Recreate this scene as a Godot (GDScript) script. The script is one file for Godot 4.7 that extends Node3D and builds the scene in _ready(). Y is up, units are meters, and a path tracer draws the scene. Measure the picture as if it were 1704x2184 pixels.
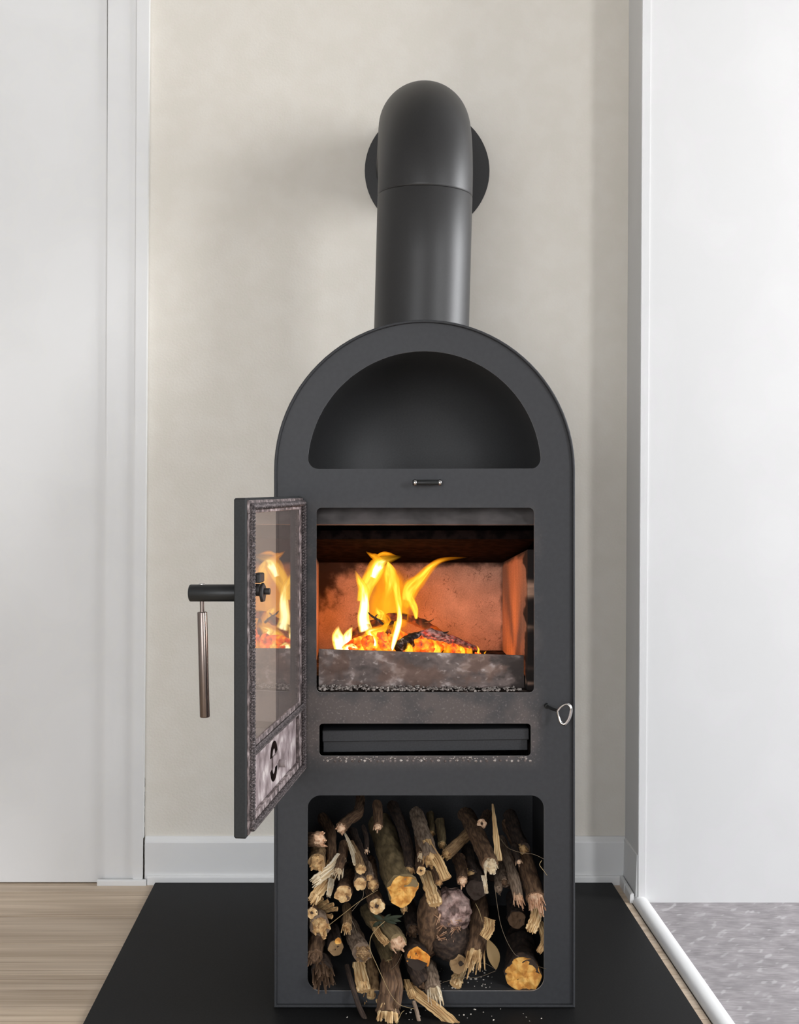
extends Node3D
# A black arched wood stove with an open door, burning branches and a firewood niche, in a white alcove.
# x right, y up, z towards the camera; the stove's front plate lies in z = 0. Metres.

var rng := RandomNumberGenerator.new()
var taken := {}
var M := {}

# ------------------------------------------------------------------ bookkeeping
func numbered(parent: Node, called: String) -> String:
	var key := str(parent.get_instance_id()) + called
	var n: int = taken.get(key, 0)
	taken[key] = n + 1
	return called if n == 0 else "%s_%03d" % [called, n]

func hang(o: Node3D, called: String, parent: Node = self) -> Node3D:
	o.name = numbered(parent, called)
	parent.add_child(o, true)
	return o

func thing(called: String, at := Vector3.ZERO, parent: Node = self) -> Node3D:
	var o := Node3D.new()
	o.position = at
	return hang(o, called, parent)

func tag(o: Node, label: String, category: String, group := "", kind := "") -> Node:
	o.set_meta("label", label)
	if category: o.set_meta("category", category)
	if group: o.set_meta("group", group)
	if kind: o.set_meta("kind", kind)
	return o

func structure(o: Node, label := "", category := "") -> Node:
	o.set_meta("kind", "structure")
	if label: o.set_meta("label", label)
	if category: o.set_meta("category", category)
	return o

func begin() -> SurfaceTool:
	var st := SurfaceTool.new()
	st.begin(Mesh.PRIMITIVE_TRIANGLES)
	return st

func put(st: SurfaceTool, called: String, mat: Material, parent: Node = self) -> MeshInstance3D:
	st.generate_normals()
	var o := MeshInstance3D.new()
	o.mesh = st.commit()
	o.mesh.surface_set_material(0, mat)
	hang(o, called, parent)
	return o

# ------------------------------------------------------------------ shapes
func tri(st: SurfaceTool, a: Vector3, b: Vector3, c: Vector3, out: Vector3, ua := Vector2.ZERO, ub := Vector2.ZERO, uc := Vector2.ZERO) -> void:
	if (a - c).cross(a - b).dot(out) < 0.0:
		var t := b; b = c; c = t
		var u := ub; ub = uc; uc = u
	st.set_uv(ua); st.add_vertex(a)
	st.set_uv(ub); st.add_vertex(b)
	st.set_uv(uc); st.add_vertex(c)

func quad(st: SurfaceTool, a: Vector3, b: Vector3, c: Vector3, d: Vector3, out: Vector3, ua := Vector2.ZERO, ub := Vector2.ZERO, uc := Vector2.ZERO, ud := Vector2.ZERO) -> void:
	tri(st, a, b, c, out, ua, ub, uc)
	tri(st, a, c, d, out, ua, uc, ud)

# a box with chamfered edges between two corners; tf places it
func box(st: SurfaceTool, lo: Vector3, hi: Vector3, bevel := 0.0, tf := Transform3D()) -> void:
	st.set_smooth_group(-1)
	var c := (lo + hi) / 2.0
	var h := (hi - lo) / 2.0
	var b := minf(bevel, minf(h.x, minf(h.y, h.z)) * 0.9)
	var at := func(x: float, y: float, z: float, flat: int) -> Vector3:
		var v := Vector3(x * (h.x - (0.0 if flat == 0 else b)), y * (h.y - (0.0 if flat == 1 else b)), z * (h.z - (0.0 if flat == 2 else b)))
		return tf * (c + v)
	var s := [-1.0, 1.0]
	for e in s:
		quad(st, at.call(e, -1, -1, 0), at.call(e, 1, -1, 0), at.call(e, 1, 1, 0), at.call(e, -1, 1, 0), tf.basis * Vector3(e, 0, 0))
		quad(st, at.call(-1, e, -1, 1), at.call(1, e, -1, 1), at.call(1, e, 1, 1), at.call(-1, e, 1, 1), tf.basis * Vector3(0, e, 0))
		quad(st, at.call(-1, -1, e, 2), at.call(1, -1, e, 2), at.call(1, 1, e, 2), at.call(-1, 1, e, 2), tf.basis * Vector3(0, 0, e))
	if b <= 0.0:
		return
	for e in s:
		for f in s:
			quad(st, at.call(e, f, -1, 0), at.call(e, f, 1, 0), at.call(e, f, 1, 1), at.call(e, f, -1, 1), tf.basis * Vector3(e, f, 0))
			quad(st, at.call(e, -1, f, 0), at.call(e, 1, f, 0), at.call(e, 1, f, 2), at.call(e, -1, f, 2), tf.basis * Vector3(e, 0, f))
			quad(st, at.call(-1, e, f, 1), at.call(1, e, f, 1), at.call(1, e, f, 2), at.call(-1, e, f, 2), tf.basis * Vector3(0, e, f))
			for g in s:
				tri(st, at.call(e, f, g, 0), at.call(e, f, g, 1), at.call(e, f, g, 2), tf.basis * Vector3(e, f, g))

# any six-sided block from its eight corners: bottom four, then top four, both the same way round
func block(st: SurfaceTool, p: Array) -> void:
	st.set_smooth_group(-1)
	var c := Vector3.ZERO
	for v in p: c += v / 8.0
	for f in [[0, 1, 2, 3], [4, 5, 6, 7], [0, 1, 5, 4], [1, 2, 6, 5], [2, 3, 7, 6], [3, 0, 4, 7]]:
		var m: Vector3 = (p[f[0]] + p[f[1]] + p[f[2]] + p[f[3]]) / 4.0
		quad(st, p[f[0]], p[f[1]], p[f[2]], p[f[3]], m - c)

# a flat outline (x, y) given depth from z0 to z1
func slab(st: SurfaceTool, poly: PackedVector2Array, z0: float, z1: float, tf := Transform3D()) -> void:
	st.set_smooth_group(-1)
	var idx := Geometry2D.triangulate_polygon(poly)
	for k in range(0, idx.size(), 3):
		for z in [z0, z1]:
			var v := []
			for j in 3: v.append(tf * Vector3(poly[idx[k + j]].x, poly[idx[k + j]].y, z))
			tri(st, v[0], v[1], v[2], tf.basis * Vector3(0, 0, signf(z - (z0 + z1) / 2.0)))
	var turn := -1.0 if Geometry2D.is_polygon_clockwise(poly) else 1.0
	for k in poly.size():
		var a := poly[k]
		var b := poly[(k + 1) % poly.size()]
		var n := Vector2(b.y - a.y, a.x - b.x) * turn
		quad(st, tf * Vector3(a.x, a.y, z0), tf * Vector3(b.x, b.y, z0), tf * Vector3(b.x, b.y, z1), tf * Vector3(a.x, a.y, z1), tf.basis * Vector3(n.x, n.y, 0))

func spline(pts: Array, n: int) -> Array:
	var out := []
	for i in n + 1:
		var t := float(i) / n * (pts.size() - 1)
		var k := mini(int(t), pts.size() - 2)
		var f := t - k
		var a = pts[maxi(k - 1, 0)]; var b = pts[k]; var c = pts[k + 1]; var d = pts[mini(k + 2, pts.size() - 1)]
		out.append(0.5 * (2.0 * b + (c - a) * f + (2.0 * a - 5.0 * b + 4.0 * c - d) * f * f + (3.0 * b - a - 3.0 * c + d) * f * f * f))
	return out

# frames along a path: [tangent, side, other side]
func frames(pts: Array, side := Vector3.ZERO) -> Array:
	var out := []
	var n := side
	for i in pts.size():
		var t: Vector3 = (pts[mini(i + 1, pts.size() - 1)] - pts[maxi(i - 1, 0)]).normalized()
		if n == Vector3.ZERO:
			n = Vector3.UP if absf(t.y) < 0.9 else Vector3.RIGHT
		n = (n - t * n.dot(t)).normalized()
		out.append([t, n, t.cross(n)])
	return out

# a round rod of changing radius along a path; bump(angle, along) multiplies the radius
func tube(st: SurfaceTool, pts: Array, rads: Array, seg := 16, bump = null, caps := true, vrep := 1.0, urep := 1.0, side := Vector3.ZERO, squash := 1.0) -> void:
	var fr := frames(pts, side)
	var rings := []
	var along := 0.0
	var vs := []
	for i in pts.size():
		if i: along += (pts[i] - pts[i - 1]).length()
		vs.append(along * vrep)
		var ring := []
		for j in seg + 1:
			var a := TAU * (j % seg) / seg
			var r: float = rads[i]
			if bump != null: r *= bump.call(a, along)
			ring.append(pts[i] + (fr[i][1] * cos(a) + fr[i][2] * sin(a) * squash) * r)
		rings.append(ring)
	st.set_smooth_group(0)
	for i in pts.size() - 1:
		for j in seg:
			var a: Vector3 = rings[i][j]
			var c: Vector3 = rings[i + 1][j + 1]
			var u0 := urep * j / seg
			var u1 := urep * (j + 1) / seg
			quad(st, a, rings[i][j + 1], c, rings[i + 1][j], (a + c) / 2.0 - (pts[i] + pts[i + 1]) / 2.0, Vector2(u0, vs[i]), Vector2(u1, vs[i]), Vector2(u1, vs[i + 1]), Vector2(u0, vs[i + 1]))
	if caps:
		st.set_smooth_group(-1)
		for e in [0, pts.size() - 1]:
			var out: Vector3 = fr[e][0] * (-1.0 if e == 0 else 1.0)
			for j in seg:
				tri(st, pts[e], rings[e][j], rings[e][j + 1], out)

func rod(st: SurfaceTool, a: Vector3, b: Vector3, r: float, seg := 20, chamfer := 0.0) -> void:
	var d := (b - a).normalized()
	if chamfer > 0.0:
		tube(st, [a, a + d * chamfer * 0.3, a + d * chamfer, b - d * chamfer, b - d * chamfer * 0.3, b], [r - chamfer, r - chamfer * 0.3, r, r, r - chamfer * 0.3, r - chamfer], seg)
	else:
		tube(st, [a, b], [r, r], seg)

func rounded(lo: Vector2, hi: Vector2, r: float, n := 8) -> PackedVector2Array:
	var p := PackedVector2Array()
	for k in 4:
		var c := Vector2(hi.x - r if k in [0, 3] else lo.x + r, hi.y - r if k < 2 else lo.y + r)
		for i in n + 1:
			var a := PI / 2 * (k + float(i) / n)
			p.append(c + Vector2(cos(a), sin(a)) * r)
	return p

# a lump: a sphere pushed about by noise
func lump(st: SurfaceTool, c: Vector3, r: Vector3, basis: Basis, amp: float, freq: float, seedv: int, rows := 9, cols := 12) -> void:
	var no := FastNoiseLite.new()
	no.seed = seedv
	no.frequency = freq
	var g := []
	for i in rows + 1:
		var ring := []
		for j in cols + 1:
			var th := PI * i / rows
			var ph := TAU * (j % cols) / cols
			var d := Vector3(sin(th) * cos(ph), cos(th), sin(th) * sin(ph))
			var k := 1.0 + amp * no.get_noise_3dv(d * 10.0)
			ring.append(c + basis * (d * r * k))
		g.append(ring)
	st.set_smooth_group(0)
	for i in rows:
		for j in cols:
			var u := Vector2(float(j) / cols, float(i) / rows)
			quad(st, g[i][j], g[i][j + 1], g[i + 1][j + 1], g[i + 1][j], (g[i][j] + g[i + 1][j + 1]) / 2.0 - c, u, u + Vector2(1.0 / cols, 0), u + Vector2(1.0 / cols, 1.0 / rows), u + Vector2(0, 1.0 / rows))

# ------------------------------------------------------------------ materials
func noise_tex(freq: float, ramp: Array, size := 512, kind := FastNoiseLite.TYPE_SIMPLEX_SMOOTH, octaves := 4, seedv := 1, warp := 0.0) -> NoiseTexture2D:
	var n := FastNoiseLite.new()
	n.noise_type = kind
	n.frequency = freq
	n.seed = seedv
	n.fractal_octaves = octaves
	if warp > 0.0:
		n.domain_warp_enabled = true
		n.domain_warp_amplitude = warp
		n.domain_warp_frequency = freq * 2.0
	var t := NoiseTexture2D.new()
	t.width = size; t.height = size
	t.seamless = true
	t.noise = n
	var g := Gradient.new()
	g.offsets = PackedFloat32Array(ramp.map(func(x): return x[0]))
	g.colors = PackedColorArray(ramp.map(func(x): return x[1]))
	t.color_ramp = g
	return t

func mat(called: String, color: Color, rough := 0.6, metal := 0.0, gloss := 0.5) -> StandardMaterial3D:
	var m := StandardMaterial3D.new()
	m.resource_name = called
	m.albedo_color = color
	m.roughness = rough
	m.metallic = metal
	m.metallic_specular = gloss
	M[called] = m
	return m

func tri_map(m: StandardMaterial3D, tex: Texture2D, scale: Vector3) -> StandardMaterial3D:
	m.albedo_texture = tex
	m.uv1_triplanar = true
	m.uv1_scale = scale
	return m

func relief(m: StandardMaterial3D, tex: Texture2D, cm: float) -> StandardMaterial3D:
	m.heightmap_enabled = true
	m.heightmap_texture = tex
	m.heightmap_scale = cm
	return m

func grey(v: float) -> Color:
	return Color(v, v, v)

func noise(freq: float, seedv: int, octaves := 4) -> FastNoiseLite:
	var n := FastNoiseLite.new()
	n.frequency = freq
	n.seed = seedv
	n.fractal_octaves = octaves
	return n

func make_materials() -> void:
	var m: StandardMaterial3D
	var soft := [[0.0, grey(0.3)], [1.0, grey(0.7)]]
	var relief_tex := noise_tex(0.02, soft, 512, FastNoiseLite.TYPE_SIMPLEX_SMOOTH, 4, 3)
	# plastered wall, warm off-white
	m = tri_map(mat("wall_paint", Color.WHITE, 0.85), noise_tex(0.012, [[0.3, Color(0.870, 0.848, 0.806)], [0.7, Color(0.880, 0.860, 0.820)]], 512), Vector3.ONE * 2.0)
	relief(m, noise_tex(0.14, soft, 512, FastNoiseLite.TYPE_SIMPLEX_SMOOTH, 2, 4), 0.06)
	m = tri_map(mat("white_paint", Color.WHITE, 0.5), noise_tex(0.008, [[0.3, Color(0.885, 0.885, 0.880)], [0.7, Color(0.900, 0.900, 0.895)]], 256), Vector3.ONE)
	m = tri_map(mat("partition_paint", Color.WHITE, 0.8), noise_tex(0.01, [[0.3, Color(0.852, 0.851, 0.848)], [0.7, Color(0.864, 0.863, 0.860)]], 256, FastNoiseLite.TYPE_SIMPLEX_SMOOTH, 3, 9), Vector3.ONE)
	mat("ceiling_paint", Color(0.58, 0.58, 0.58), 0.9)
	mat("far_paint", Color(0.70, 0.70, 0.70), 0.9)
	mat("caulk_gap", Color(0.36, 0.33, 0.30), 0.9)
	# floors
	for k in 4:
		var g: float = [0.0, 0.025, -0.02, 0.012][k]
		m = mat("plank_%d" % k, Color(1.0 + g, 1.0 + g, 1.0 + g * 0.8), 0.5)
		m.albedo_texture = wood_grain(40 + k)
		m.uv1_scale = Vector3(1, 1, 1)
	m = mat("stone_floor", Color.WHITE, 0.75)
	tri_map(m, stone_picture(), Vector3(1.6, 1.6, 1.6))
	# stove metal
	var fine := noise_tex(0.15, [[0.0, grey(0.86)], [1.0, grey(1.0)]], 512, FastNoiseLite.TYPE_SIMPLEX_SMOOTH, 3, 21)
	tri_map(mat("stove_paint_darkened", Color(0.20, 0.205, 0.207), 0.55, 0.0, 0.3), fine, Vector3.ONE * 3.0)  # same paint as the stove, darkened to stand in for its shading
	m = tri_map(mat("stove_paint", Color(0.235, 0.238, 0.247), 0.55, 0.0, 0.35), fine, Vector3.ONE * 3.0)
	m = tri_map(mat("pipe_paint", Color(0.160, 0.156, 0.154), 0.46, 0.0, 0.5), fine, Vector3.ONE * 3.0)
	m = mat("plate_paint", Color.WHITE, 0.5, 0.0, 0.35)
	m.albedo_texture = plate_picture()
	m.uv1_triplanar = true
	m.uv1_triplanar_sharpness = 8.0
	m.uv1_scale = Vector3(2.0, 1.0 / 1.15, 2.0)
	m.uv1_offset = Vector3(0.5, 0.0, 0.95)
	m = tri_map(mat("inner_steel", Color(0.275, 0.275, 0.278), 0.6), fine, Vector3.ONE * 3.0)
	m = tri_map(mat("sooty_steel", Color.WHITE, 0.85, 0.0, 0.2), noise_tex(0.02, [[0.3, Color(0.10, 0.085, 0.075)], [0.6, Color(0.19, 0.165, 0.15)], [0.8, Color(0.33, 0.29, 0.27)]], 512, FastNoiseLite.TYPE_SIMPLEX_SMOOTH, 5, 5), Vector3.ONE * 4.0)
	m = tri_map(mat("soot_black", Color.WHITE, 0.95, 0.0, 0.1), noise_tex(0.03, [[0.3, Color(0.045, 0.032, 0.03)], [0.7, Color(0.11, 0.08, 0.072)]], 256, FastNoiseLite.TYPE_SIMPLEX_SMOOTH, 4, 6), Vector3.ONE * 5.0)
	m = tri_map(mat("deflector_steel", Color.WHITE, 0.7), noise_tex(0.02, [[0.3, Color(0.30, 0.285, 0.28)], [0.7, Color(0.40, 0.38, 0.375)]], 256, FastNoiseLite.TYPE_SIMPLEX_SMOOTH, 4, 8), Vector3(3, 8, 3))
	m = tri_map(mat("ashy_steel", Color.WHITE, 0.75), noise_tex(0.012, [[0.25, Color(0.30, 0.255, 0.24)], [0.5, Color(0.42, 0.38, 0.365)], [0.62, Color(0.52, 0.48, 0.465)], [0.8, Color(0.70, 0.66, 0.645)]], 512, FastNoiseLite.TYPE_SIMPLEX_SMOOTH, 5, 14, 25.0), Vector3.ONE * 4.5)
	m = mat("guard_steel", Color.WHITE, 0.75)
	m.albedo_texture = guard_picture()
	m = tri_map(mat("door_ash", Color.WHITE, 0.8), noise_tex(0.008, [[0.2, Color(0.40, 0.35, 0.35)], [0.45, Color(0.51, 0.455, 0.455)], [0.6, Color(0.58, 0.53, 0.53)], [0.8, Color(0.72, 0.68, 0.67)]], 512, FastNoiseLite.TYPE_SIMPLEX_SMOOTH, 5, 15, 30.0), Vector3.ONE * 5.0)
	m = tri_map(mat("door_lining", Color.WHITE, 0.7), noise_tex(0.015, [[0.25, Color(0.26, 0.225, 0.22)], [0.55, Color(0.44, 0.39, 0.385)], [0.8, Color(0.64, 0.59, 0.585)]], 512, FastNoiseLite.TYPE_SIMPLEX_SMOOTH, 5, 16), Vector3.ONE * 6.0)
	m = tri_map(mat("rope", Color.WHITE, 0.9), noise_tex(0.06, [[0.3, Color(0.15, 0.13, 0.13)], [0.55, Color(0.25, 0.22, 0.22)], [0.72, Color(0.40, 0.365, 0.365)], [0.85, Color(0.66, 0.62, 0.62)]], 256, FastNoiseLite.TYPE_SIMPLEX_SMOOTH, 4, 17), Vector3.ONE * 16.0)
	mat("black_steel", Color(0.14, 0.145, 0.145), 0.4, 0.0, 0.4)
	mat("dull_black", Color(0.13, 0.115, 0.11), 0.6)
	mat("chrome", Color(0.80, 0.79, 0.78), 0.12, 1.0)
	mat("brushed_steel", Color(0.50, 0.455, 0.43), 0.28, 1.0)
	m = mat("door_glass", Color(0.93, 0.87, 0.84, 0.06), 0.0)
	m.transparency = BaseMaterial3D.TRANSPARENCY_ALPHA
	m.refraction_enabled = true
	m.refraction_scale = 0.05
	m = mat("window_glass", Color(1, 1, 1, 0.05), 0.0)
	m.transparency = BaseMaterial3D.TRANSPARENCY_ALPHA
	m = tri_map(mat("hearth_black", Color.WHITE, 0.55, 0.0, 0.26), noise_tex(0.2, [[0.3, grey(0.07)], [0.8, grey(0.10)]], 512, FastNoiseLite.TYPE_SIMPLEX_SMOOTH, 3, 31), Vector3.ONE * 2.0)
	m = mat("fire_board", Color.WHITE, 0.95)
	m.albedo_texture = board_picture()
	m = mat("fire_board_side", Color.WHITE, 0.95)
	m.albedo_texture = side_picture()
	m = tri_map(mat("ash", Color.WHITE, 0.95), noise_tex(0.05, [[0.3, Color(0.35, 0.31, 0.29)], [0.5, Color(0.62, 0.58, 0.55)], [0.7, Color(0.88, 0.85, 0.82)]], 256, FastNoiseLite.TYPE_SIMPLEX_SMOOTH, 4, 33), Vector3.ONE * 20.0)
	mat("pale_crumb", Color(0.86, 0.83, 0.78), 0.9)
	# wood
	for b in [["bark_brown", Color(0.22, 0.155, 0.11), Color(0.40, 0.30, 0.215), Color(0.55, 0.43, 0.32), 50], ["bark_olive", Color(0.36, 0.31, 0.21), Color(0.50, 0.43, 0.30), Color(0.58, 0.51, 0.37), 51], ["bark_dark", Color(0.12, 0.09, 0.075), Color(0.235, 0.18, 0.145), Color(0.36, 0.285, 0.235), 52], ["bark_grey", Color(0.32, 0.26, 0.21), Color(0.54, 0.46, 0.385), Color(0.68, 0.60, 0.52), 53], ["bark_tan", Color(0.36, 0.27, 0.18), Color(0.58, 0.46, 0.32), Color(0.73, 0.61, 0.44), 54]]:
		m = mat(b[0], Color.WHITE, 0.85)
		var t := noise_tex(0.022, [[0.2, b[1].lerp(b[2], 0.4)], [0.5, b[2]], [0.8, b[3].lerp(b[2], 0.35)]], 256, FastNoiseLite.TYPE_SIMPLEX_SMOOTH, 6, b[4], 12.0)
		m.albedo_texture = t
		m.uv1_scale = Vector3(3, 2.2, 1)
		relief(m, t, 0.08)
	for b in [["wood_pale", Color(0.70, 0.54, 0.35), Color(0.87, 0.73, 0.52), Color(0.95, 0.85, 0.67), 60], ["wood_amber", Color(0.72, 0.47, 0.18), Color(0.88, 0.64, 0.30), Color(0.95, 0.76, 0.43), 61], ["wood_tan", Color(0.58, 0.43, 0.27), Color(0.77, 0.61, 0.41), Color(0.87, 0.74, 0.53), 62], ["wood_pink", Color(0.62, 0.44, 0.33), Color(0.83, 0.65, 0.51), Color(0.93, 0.80, 0.67), 63], ["wood_white", Color(0.78, 0.68, 0.54), Color(0.92, 0.85, 0.72), Color(0.97, 0.93, 0.84), 64], ["wood_orange", Color(0.75, 0.42, 0.12), Color(0.91, 0.58, 0.20), Color(0.96, 0.70, 0.32), 65]]:
		m = mat(b[0], Color.WHITE, 0.8)
		var t := noise_tex(0.03, [[0.25, b[1]], [0.5, b[2]], [0.75, b[3]]], 256, FastNoiseLite.TYPE_SIMPLEX_SMOOTH, 5, b[4], 8.0)
		m.albedo_texture = t
		m.uv1_triplanar = true
		m.uv1_scale = Vector3(9, 9, 3.5)
		relief(m, t, 0.2)
		var along := mat(b[0].replace("wood", "grain"), Color.WHITE, 0.8)
		along.albedo_texture = t
		along.uv1_scale = Vector3(1.6, 0.35, 1)
		relief(along, t, 0.35)
	m = tri_map(mat("root_flesh", Color.WHITE, 0.8), noise_tex(0.012, [[0.25, Color(0.22, 0.16, 0.14)], [0.40, Color(0.40, 0.31, 0.28)], [0.52, Color(0.66, 0.54, 0.51)], [0.72, Color(0.85, 0.74, 0.70)]], 512, FastNoiseLite.TYPE_SIMPLEX_SMOOTH, 5, 70, 20.0), Vector3.ONE * 8.0)
	relief(m, relief_tex, 0.4)
	mat("straw", Color(0.62, 0.53, 0.37), 0.7)
	mat("straw_dark", Color(0.45, 0.39, 0.31), 0.7)
	m = mat("leaf_green", Color(0.13, 0.165, 0.075), 0.7)
	m.backlight_enabled = true
	m.backlight = Color(0.04, 0.05, 0.02)
	mat("leaf_dry", Color(0.52, 0.42, 0.26), 0.7)
	# fire
	var embers := noise_tex(0.02, [[0.2, Color(0.12, 0.01, 0)], [0.36, Color(0.80, 0.18, 0.01)], [0.56, Color(1.0, 0.40, 0.04)], [0.76, Color(1.0, 0.70, 0.18)]], 256, FastNoiseLite.TYPE_SIMPLEX_SMOOTH, 4, 80, 20.0)
	m = tri_map(mat("coal_hot", Color.WHITE, 0.95), noise_tex(0.03, [[0.3, Color(0.10, 0.07, 0.06)], [0.7, Color(0.36, 0.30, 0.28)]], 256, FastNoiseLite.TYPE_SIMPLEX_SMOOTH, 4, 81), Vector3.ONE * 8.0)
	m.emission_enabled = true
	m.emission_texture = embers
	m.emission = Color.BLACK
	m.emission_energy_multiplier = 1.9
	m = tri_map(mat("char_glowing", Color.WHITE, 0.95), noise_tex(0.03, [[0.3, Color(0.07, 0.04, 0.03)], [0.55, Color(0.20, 0.12, 0.085)], [0.75, Color(0.36, 0.24, 0.18)]], 256, FastNoiseLite.TYPE_SIMPLEX_SMOOTH, 4, 82), Vector3(6, 6, 6))
	m.emission_enabled = true
	m.emission_texture = noise_tex(0.02, [[0.40, Color(0, 0, 0)], [0.55, Color(0.5, 0.13, 0.01)], [0.75, Color(1.0, 0.42, 0.06)]], 256, FastNoiseLite.TYPE_SIMPLEX_SMOOTH, 4, 83, 20.0)
	m.emission = Color.BLACK
	m.emission_energy_multiplier = 0.6
	m = tri_map(mat("ash_branch", Color.WHITE, 0.95), noise_tex(0.03, [[0.3, Color(0.24, 0.14, 0.12)], [0.5, Color(0.52, 0.38, 0.35)], [0.7, Color(0.72, 0.60, 0.58)]], 256, FastNoiseLite.TYPE_SIMPLEX_SMOOTH, 4, 85), Vector3(12, 20, 20))
	m.emission_enabled = true
	m.emission_texture = noise_tex(0.02, [[0.5, Color(0, 0, 0)], [0.65, Color(0.40, 0.06, 0.01)], [0.8, Color(0.95, 0.22, 0.03)]], 256, FastNoiseLite.TYPE_SIMPLEX_SMOOTH, 4, 86, 20.0)
	m.emission = Color.BLACK
	m.emission_energy_multiplier = 0.9
	m = tri_map(mat("char_black", Color.WHITE, 0.7), noise_tex(0.03, [[0.35, Color(0.05, 0.04, 0.04)], [0.6, Color(0.17, 0.14, 0.14)], [0.7, Color(0.5, 0.47, 0.47)], [0.8, Color(0.8, 0.77, 0.77)]], 256, FastNoiseLite.TYPE_CELLULAR, 2, 84), Vector3(16, 16, 16))
	flame_mat("flame_white", [3.2, 2.6, 1.3], [1.7, 0.70, 0.06], 0.97, 1.0, 90)
	flame_mat("flame_yellow", [1.9, 1.05, 0.10], [1.15, 0.32, 0.01], 0.92, 1.25, 91)
	flame_mat("flame_orange", [1.3, 0.52, 0.02], [1.0, 0.20, 0.005], 0.75, 1.8, 92)
	flame_mat("flame_veil", [1.2, 0.46, 0.02], [0.95, 0.22, 0.006], 0.42, 2.6, 93)

# what burns: gas, clear at its edges, that gives off light
func flame_mat(called: String, core: Array, edge: Array, most: float, power: float, seedv: int) -> void:
	var w := 64
	var h := 192
	var glow := Image.create(w, h, false, Image.FORMAT_RGBAF)
	var veil := Image.create(w, h, false, Image.FORMAT_RGBA8)
	var n := noise(0.03, seedv, 3)
	for y in h:
		var v := float(y) / (h - 1)
		for x in w:
			var th := TAU * x / w
			var k := absf(sin(th))
			var s := n.get_noise_3d(cos(th) * 40.0, y * 0.35, sin(th) * 40.0)
			var c := clampf(pow(k, 1.6) * (1.15 - 0.7 * v) + 0.5 * s, 0.0, 1.0)
			glow.set_pixel(x, y, Color(lerpf(edge[0], core[0], c), lerpf(edge[1], core[1], c), lerpf(edge[2], core[2], c * c)))
			var a := most * pow(k, power) * smoothstep(0.0, 0.06, v) * smoothstep(1.0, 0.5, v) * (0.85 + 1.0 * s)
			veil.set_pixel(x, y, Color(0, 0, 0, clampf(a, 0.0, 1.0)))
	var m := mat(called, Color.WHITE, 1.0)
	m.transparency = BaseMaterial3D.TRANSPARENCY_ALPHA
	m.albedo_texture = ImageTexture.create_from_image(veil)
	m.specular_mode = BaseMaterial3D.SPECULAR_DISABLED
	m.emission_enabled = true
	m.emission = Color.BLACK
	m.emission_texture = ImageTexture.create_from_image(glow)
	m.emission_energy_multiplier = 1.0

# grey vinyl: fine grain running sideways, with short pale slanting flecks
func stone_picture() -> ImageTexture:
	var n := 512
	var im := Image.create(n, n, false, Image.FORMAT_RGB8)
	var a := noise(0.02, 131, 4)
	var b := noise(0.10, 132, 3)
	var c := noise(0.045, 133, 2)
	for y in n:
		for x in n:
			# blended over the edges so that the pattern repeats without a seam
			var fx := smoothstep(0.86, 1.0, float(x) / n)
			var v := 0.0
			var s := 0.0
			for k in 2:
				var xx := x - k * n
				var g := b.get_noise_2d(xx * 0.30, y * 1.5) * 0.55 + a.get_noise_2d(xx, y * 1.3) * 0.7
				var f := c.get_noise_2d(xx * 0.9 + y * 0.75, (y - xx) * 0.28)
				var w := (1.0 - fx) if k == 0 else fx
				v += g * w
				s += smoothstep(0.38, 0.64, f + 0.25 * g) * w
			var col := Color(0.575, 0.555, 0.56) * (1.0 + 0.20 * v)
			im.set_pixel(x, y, col.lerp(Color(0.76, 0.745, 0.75), 0.55 * s))
	return ImageTexture.create_from_image(im)

# steel darkened by fire, with wisps of wiped ash
func guard_picture() -> ImageTexture:
	var im := Image.create(512, 96, false, Image.FORMAT_RGB8)
	var a := noise(0.012, 141, 5)
	var b := noise(0.05, 142, 4)
	for y in 96:
		for x in 512:
			var q := a.get_noise_2d(x * 0.8, y * 1.2) * 26.0
			var k := a.get_noise_2d(x + q, y * 1.6 - q)
			var col := Color(0.43, 0.375, 0.355) * (1.0 + 0.45 * k + 0.12 * b.get_noise_2d(x, y))
			col = col.lerp(Color(0.80, 0.76, 0.74), 0.55 * smoothstep(0.16, 0.5, k) + 0.5 * smoothstep(0.35, 0.6, b.get_noise_2d(x * 0.8 + 90.0, y)))
			col = col.lerp(Color(0.40, 0.28, 0.22), 0.5 * smoothstep(0.0, 0.35, a.get_noise_2d(x * 0.6 + 700.0, y * 0.6)))
			var soot := smoothstep(0.0, 0.07, float(x) / 512.0 - 0.875 - 0.12 * a.get_noise_2d(x, y * 2.0 + 300.0))
			im.set_pixel(x, y, col.lerp(Color(0.19, 0.155, 0.14), soot * 0.8))
	return ImageTexture.create_from_image(im)

func wood_grain(seedv: int) -> ImageTexture:
	var im := Image.create(512, 128, false, Image.FORMAT_RGB8)
	var a := noise(0.01, seedv, 3)
	var b := noise(0.05, seedv + 7, 4)
	for y in 128:
		for x in 512:
			var g := a.get_noise_2d(x * 0.35, y * 3.0) * 0.7 + b.get_noise_2d(x * 0.12, y * 5.0) * 0.45
			var streak := smoothstep(0.30, 0.55, b.get_noise_2d(x * 0.05 + 300.0, y * 2.4))
			var c := Color(0.715, 0.63, 0.53).lerp(Color(0.845, 0.77, 0.68), clampf(0.5 + g, 0.0, 1.0))
			im.set_pixel(x, y, c.lerp(Color(0.58, 0.485, 0.39), streak * 0.7))
	return ImageTexture.create_from_image(im)

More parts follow.
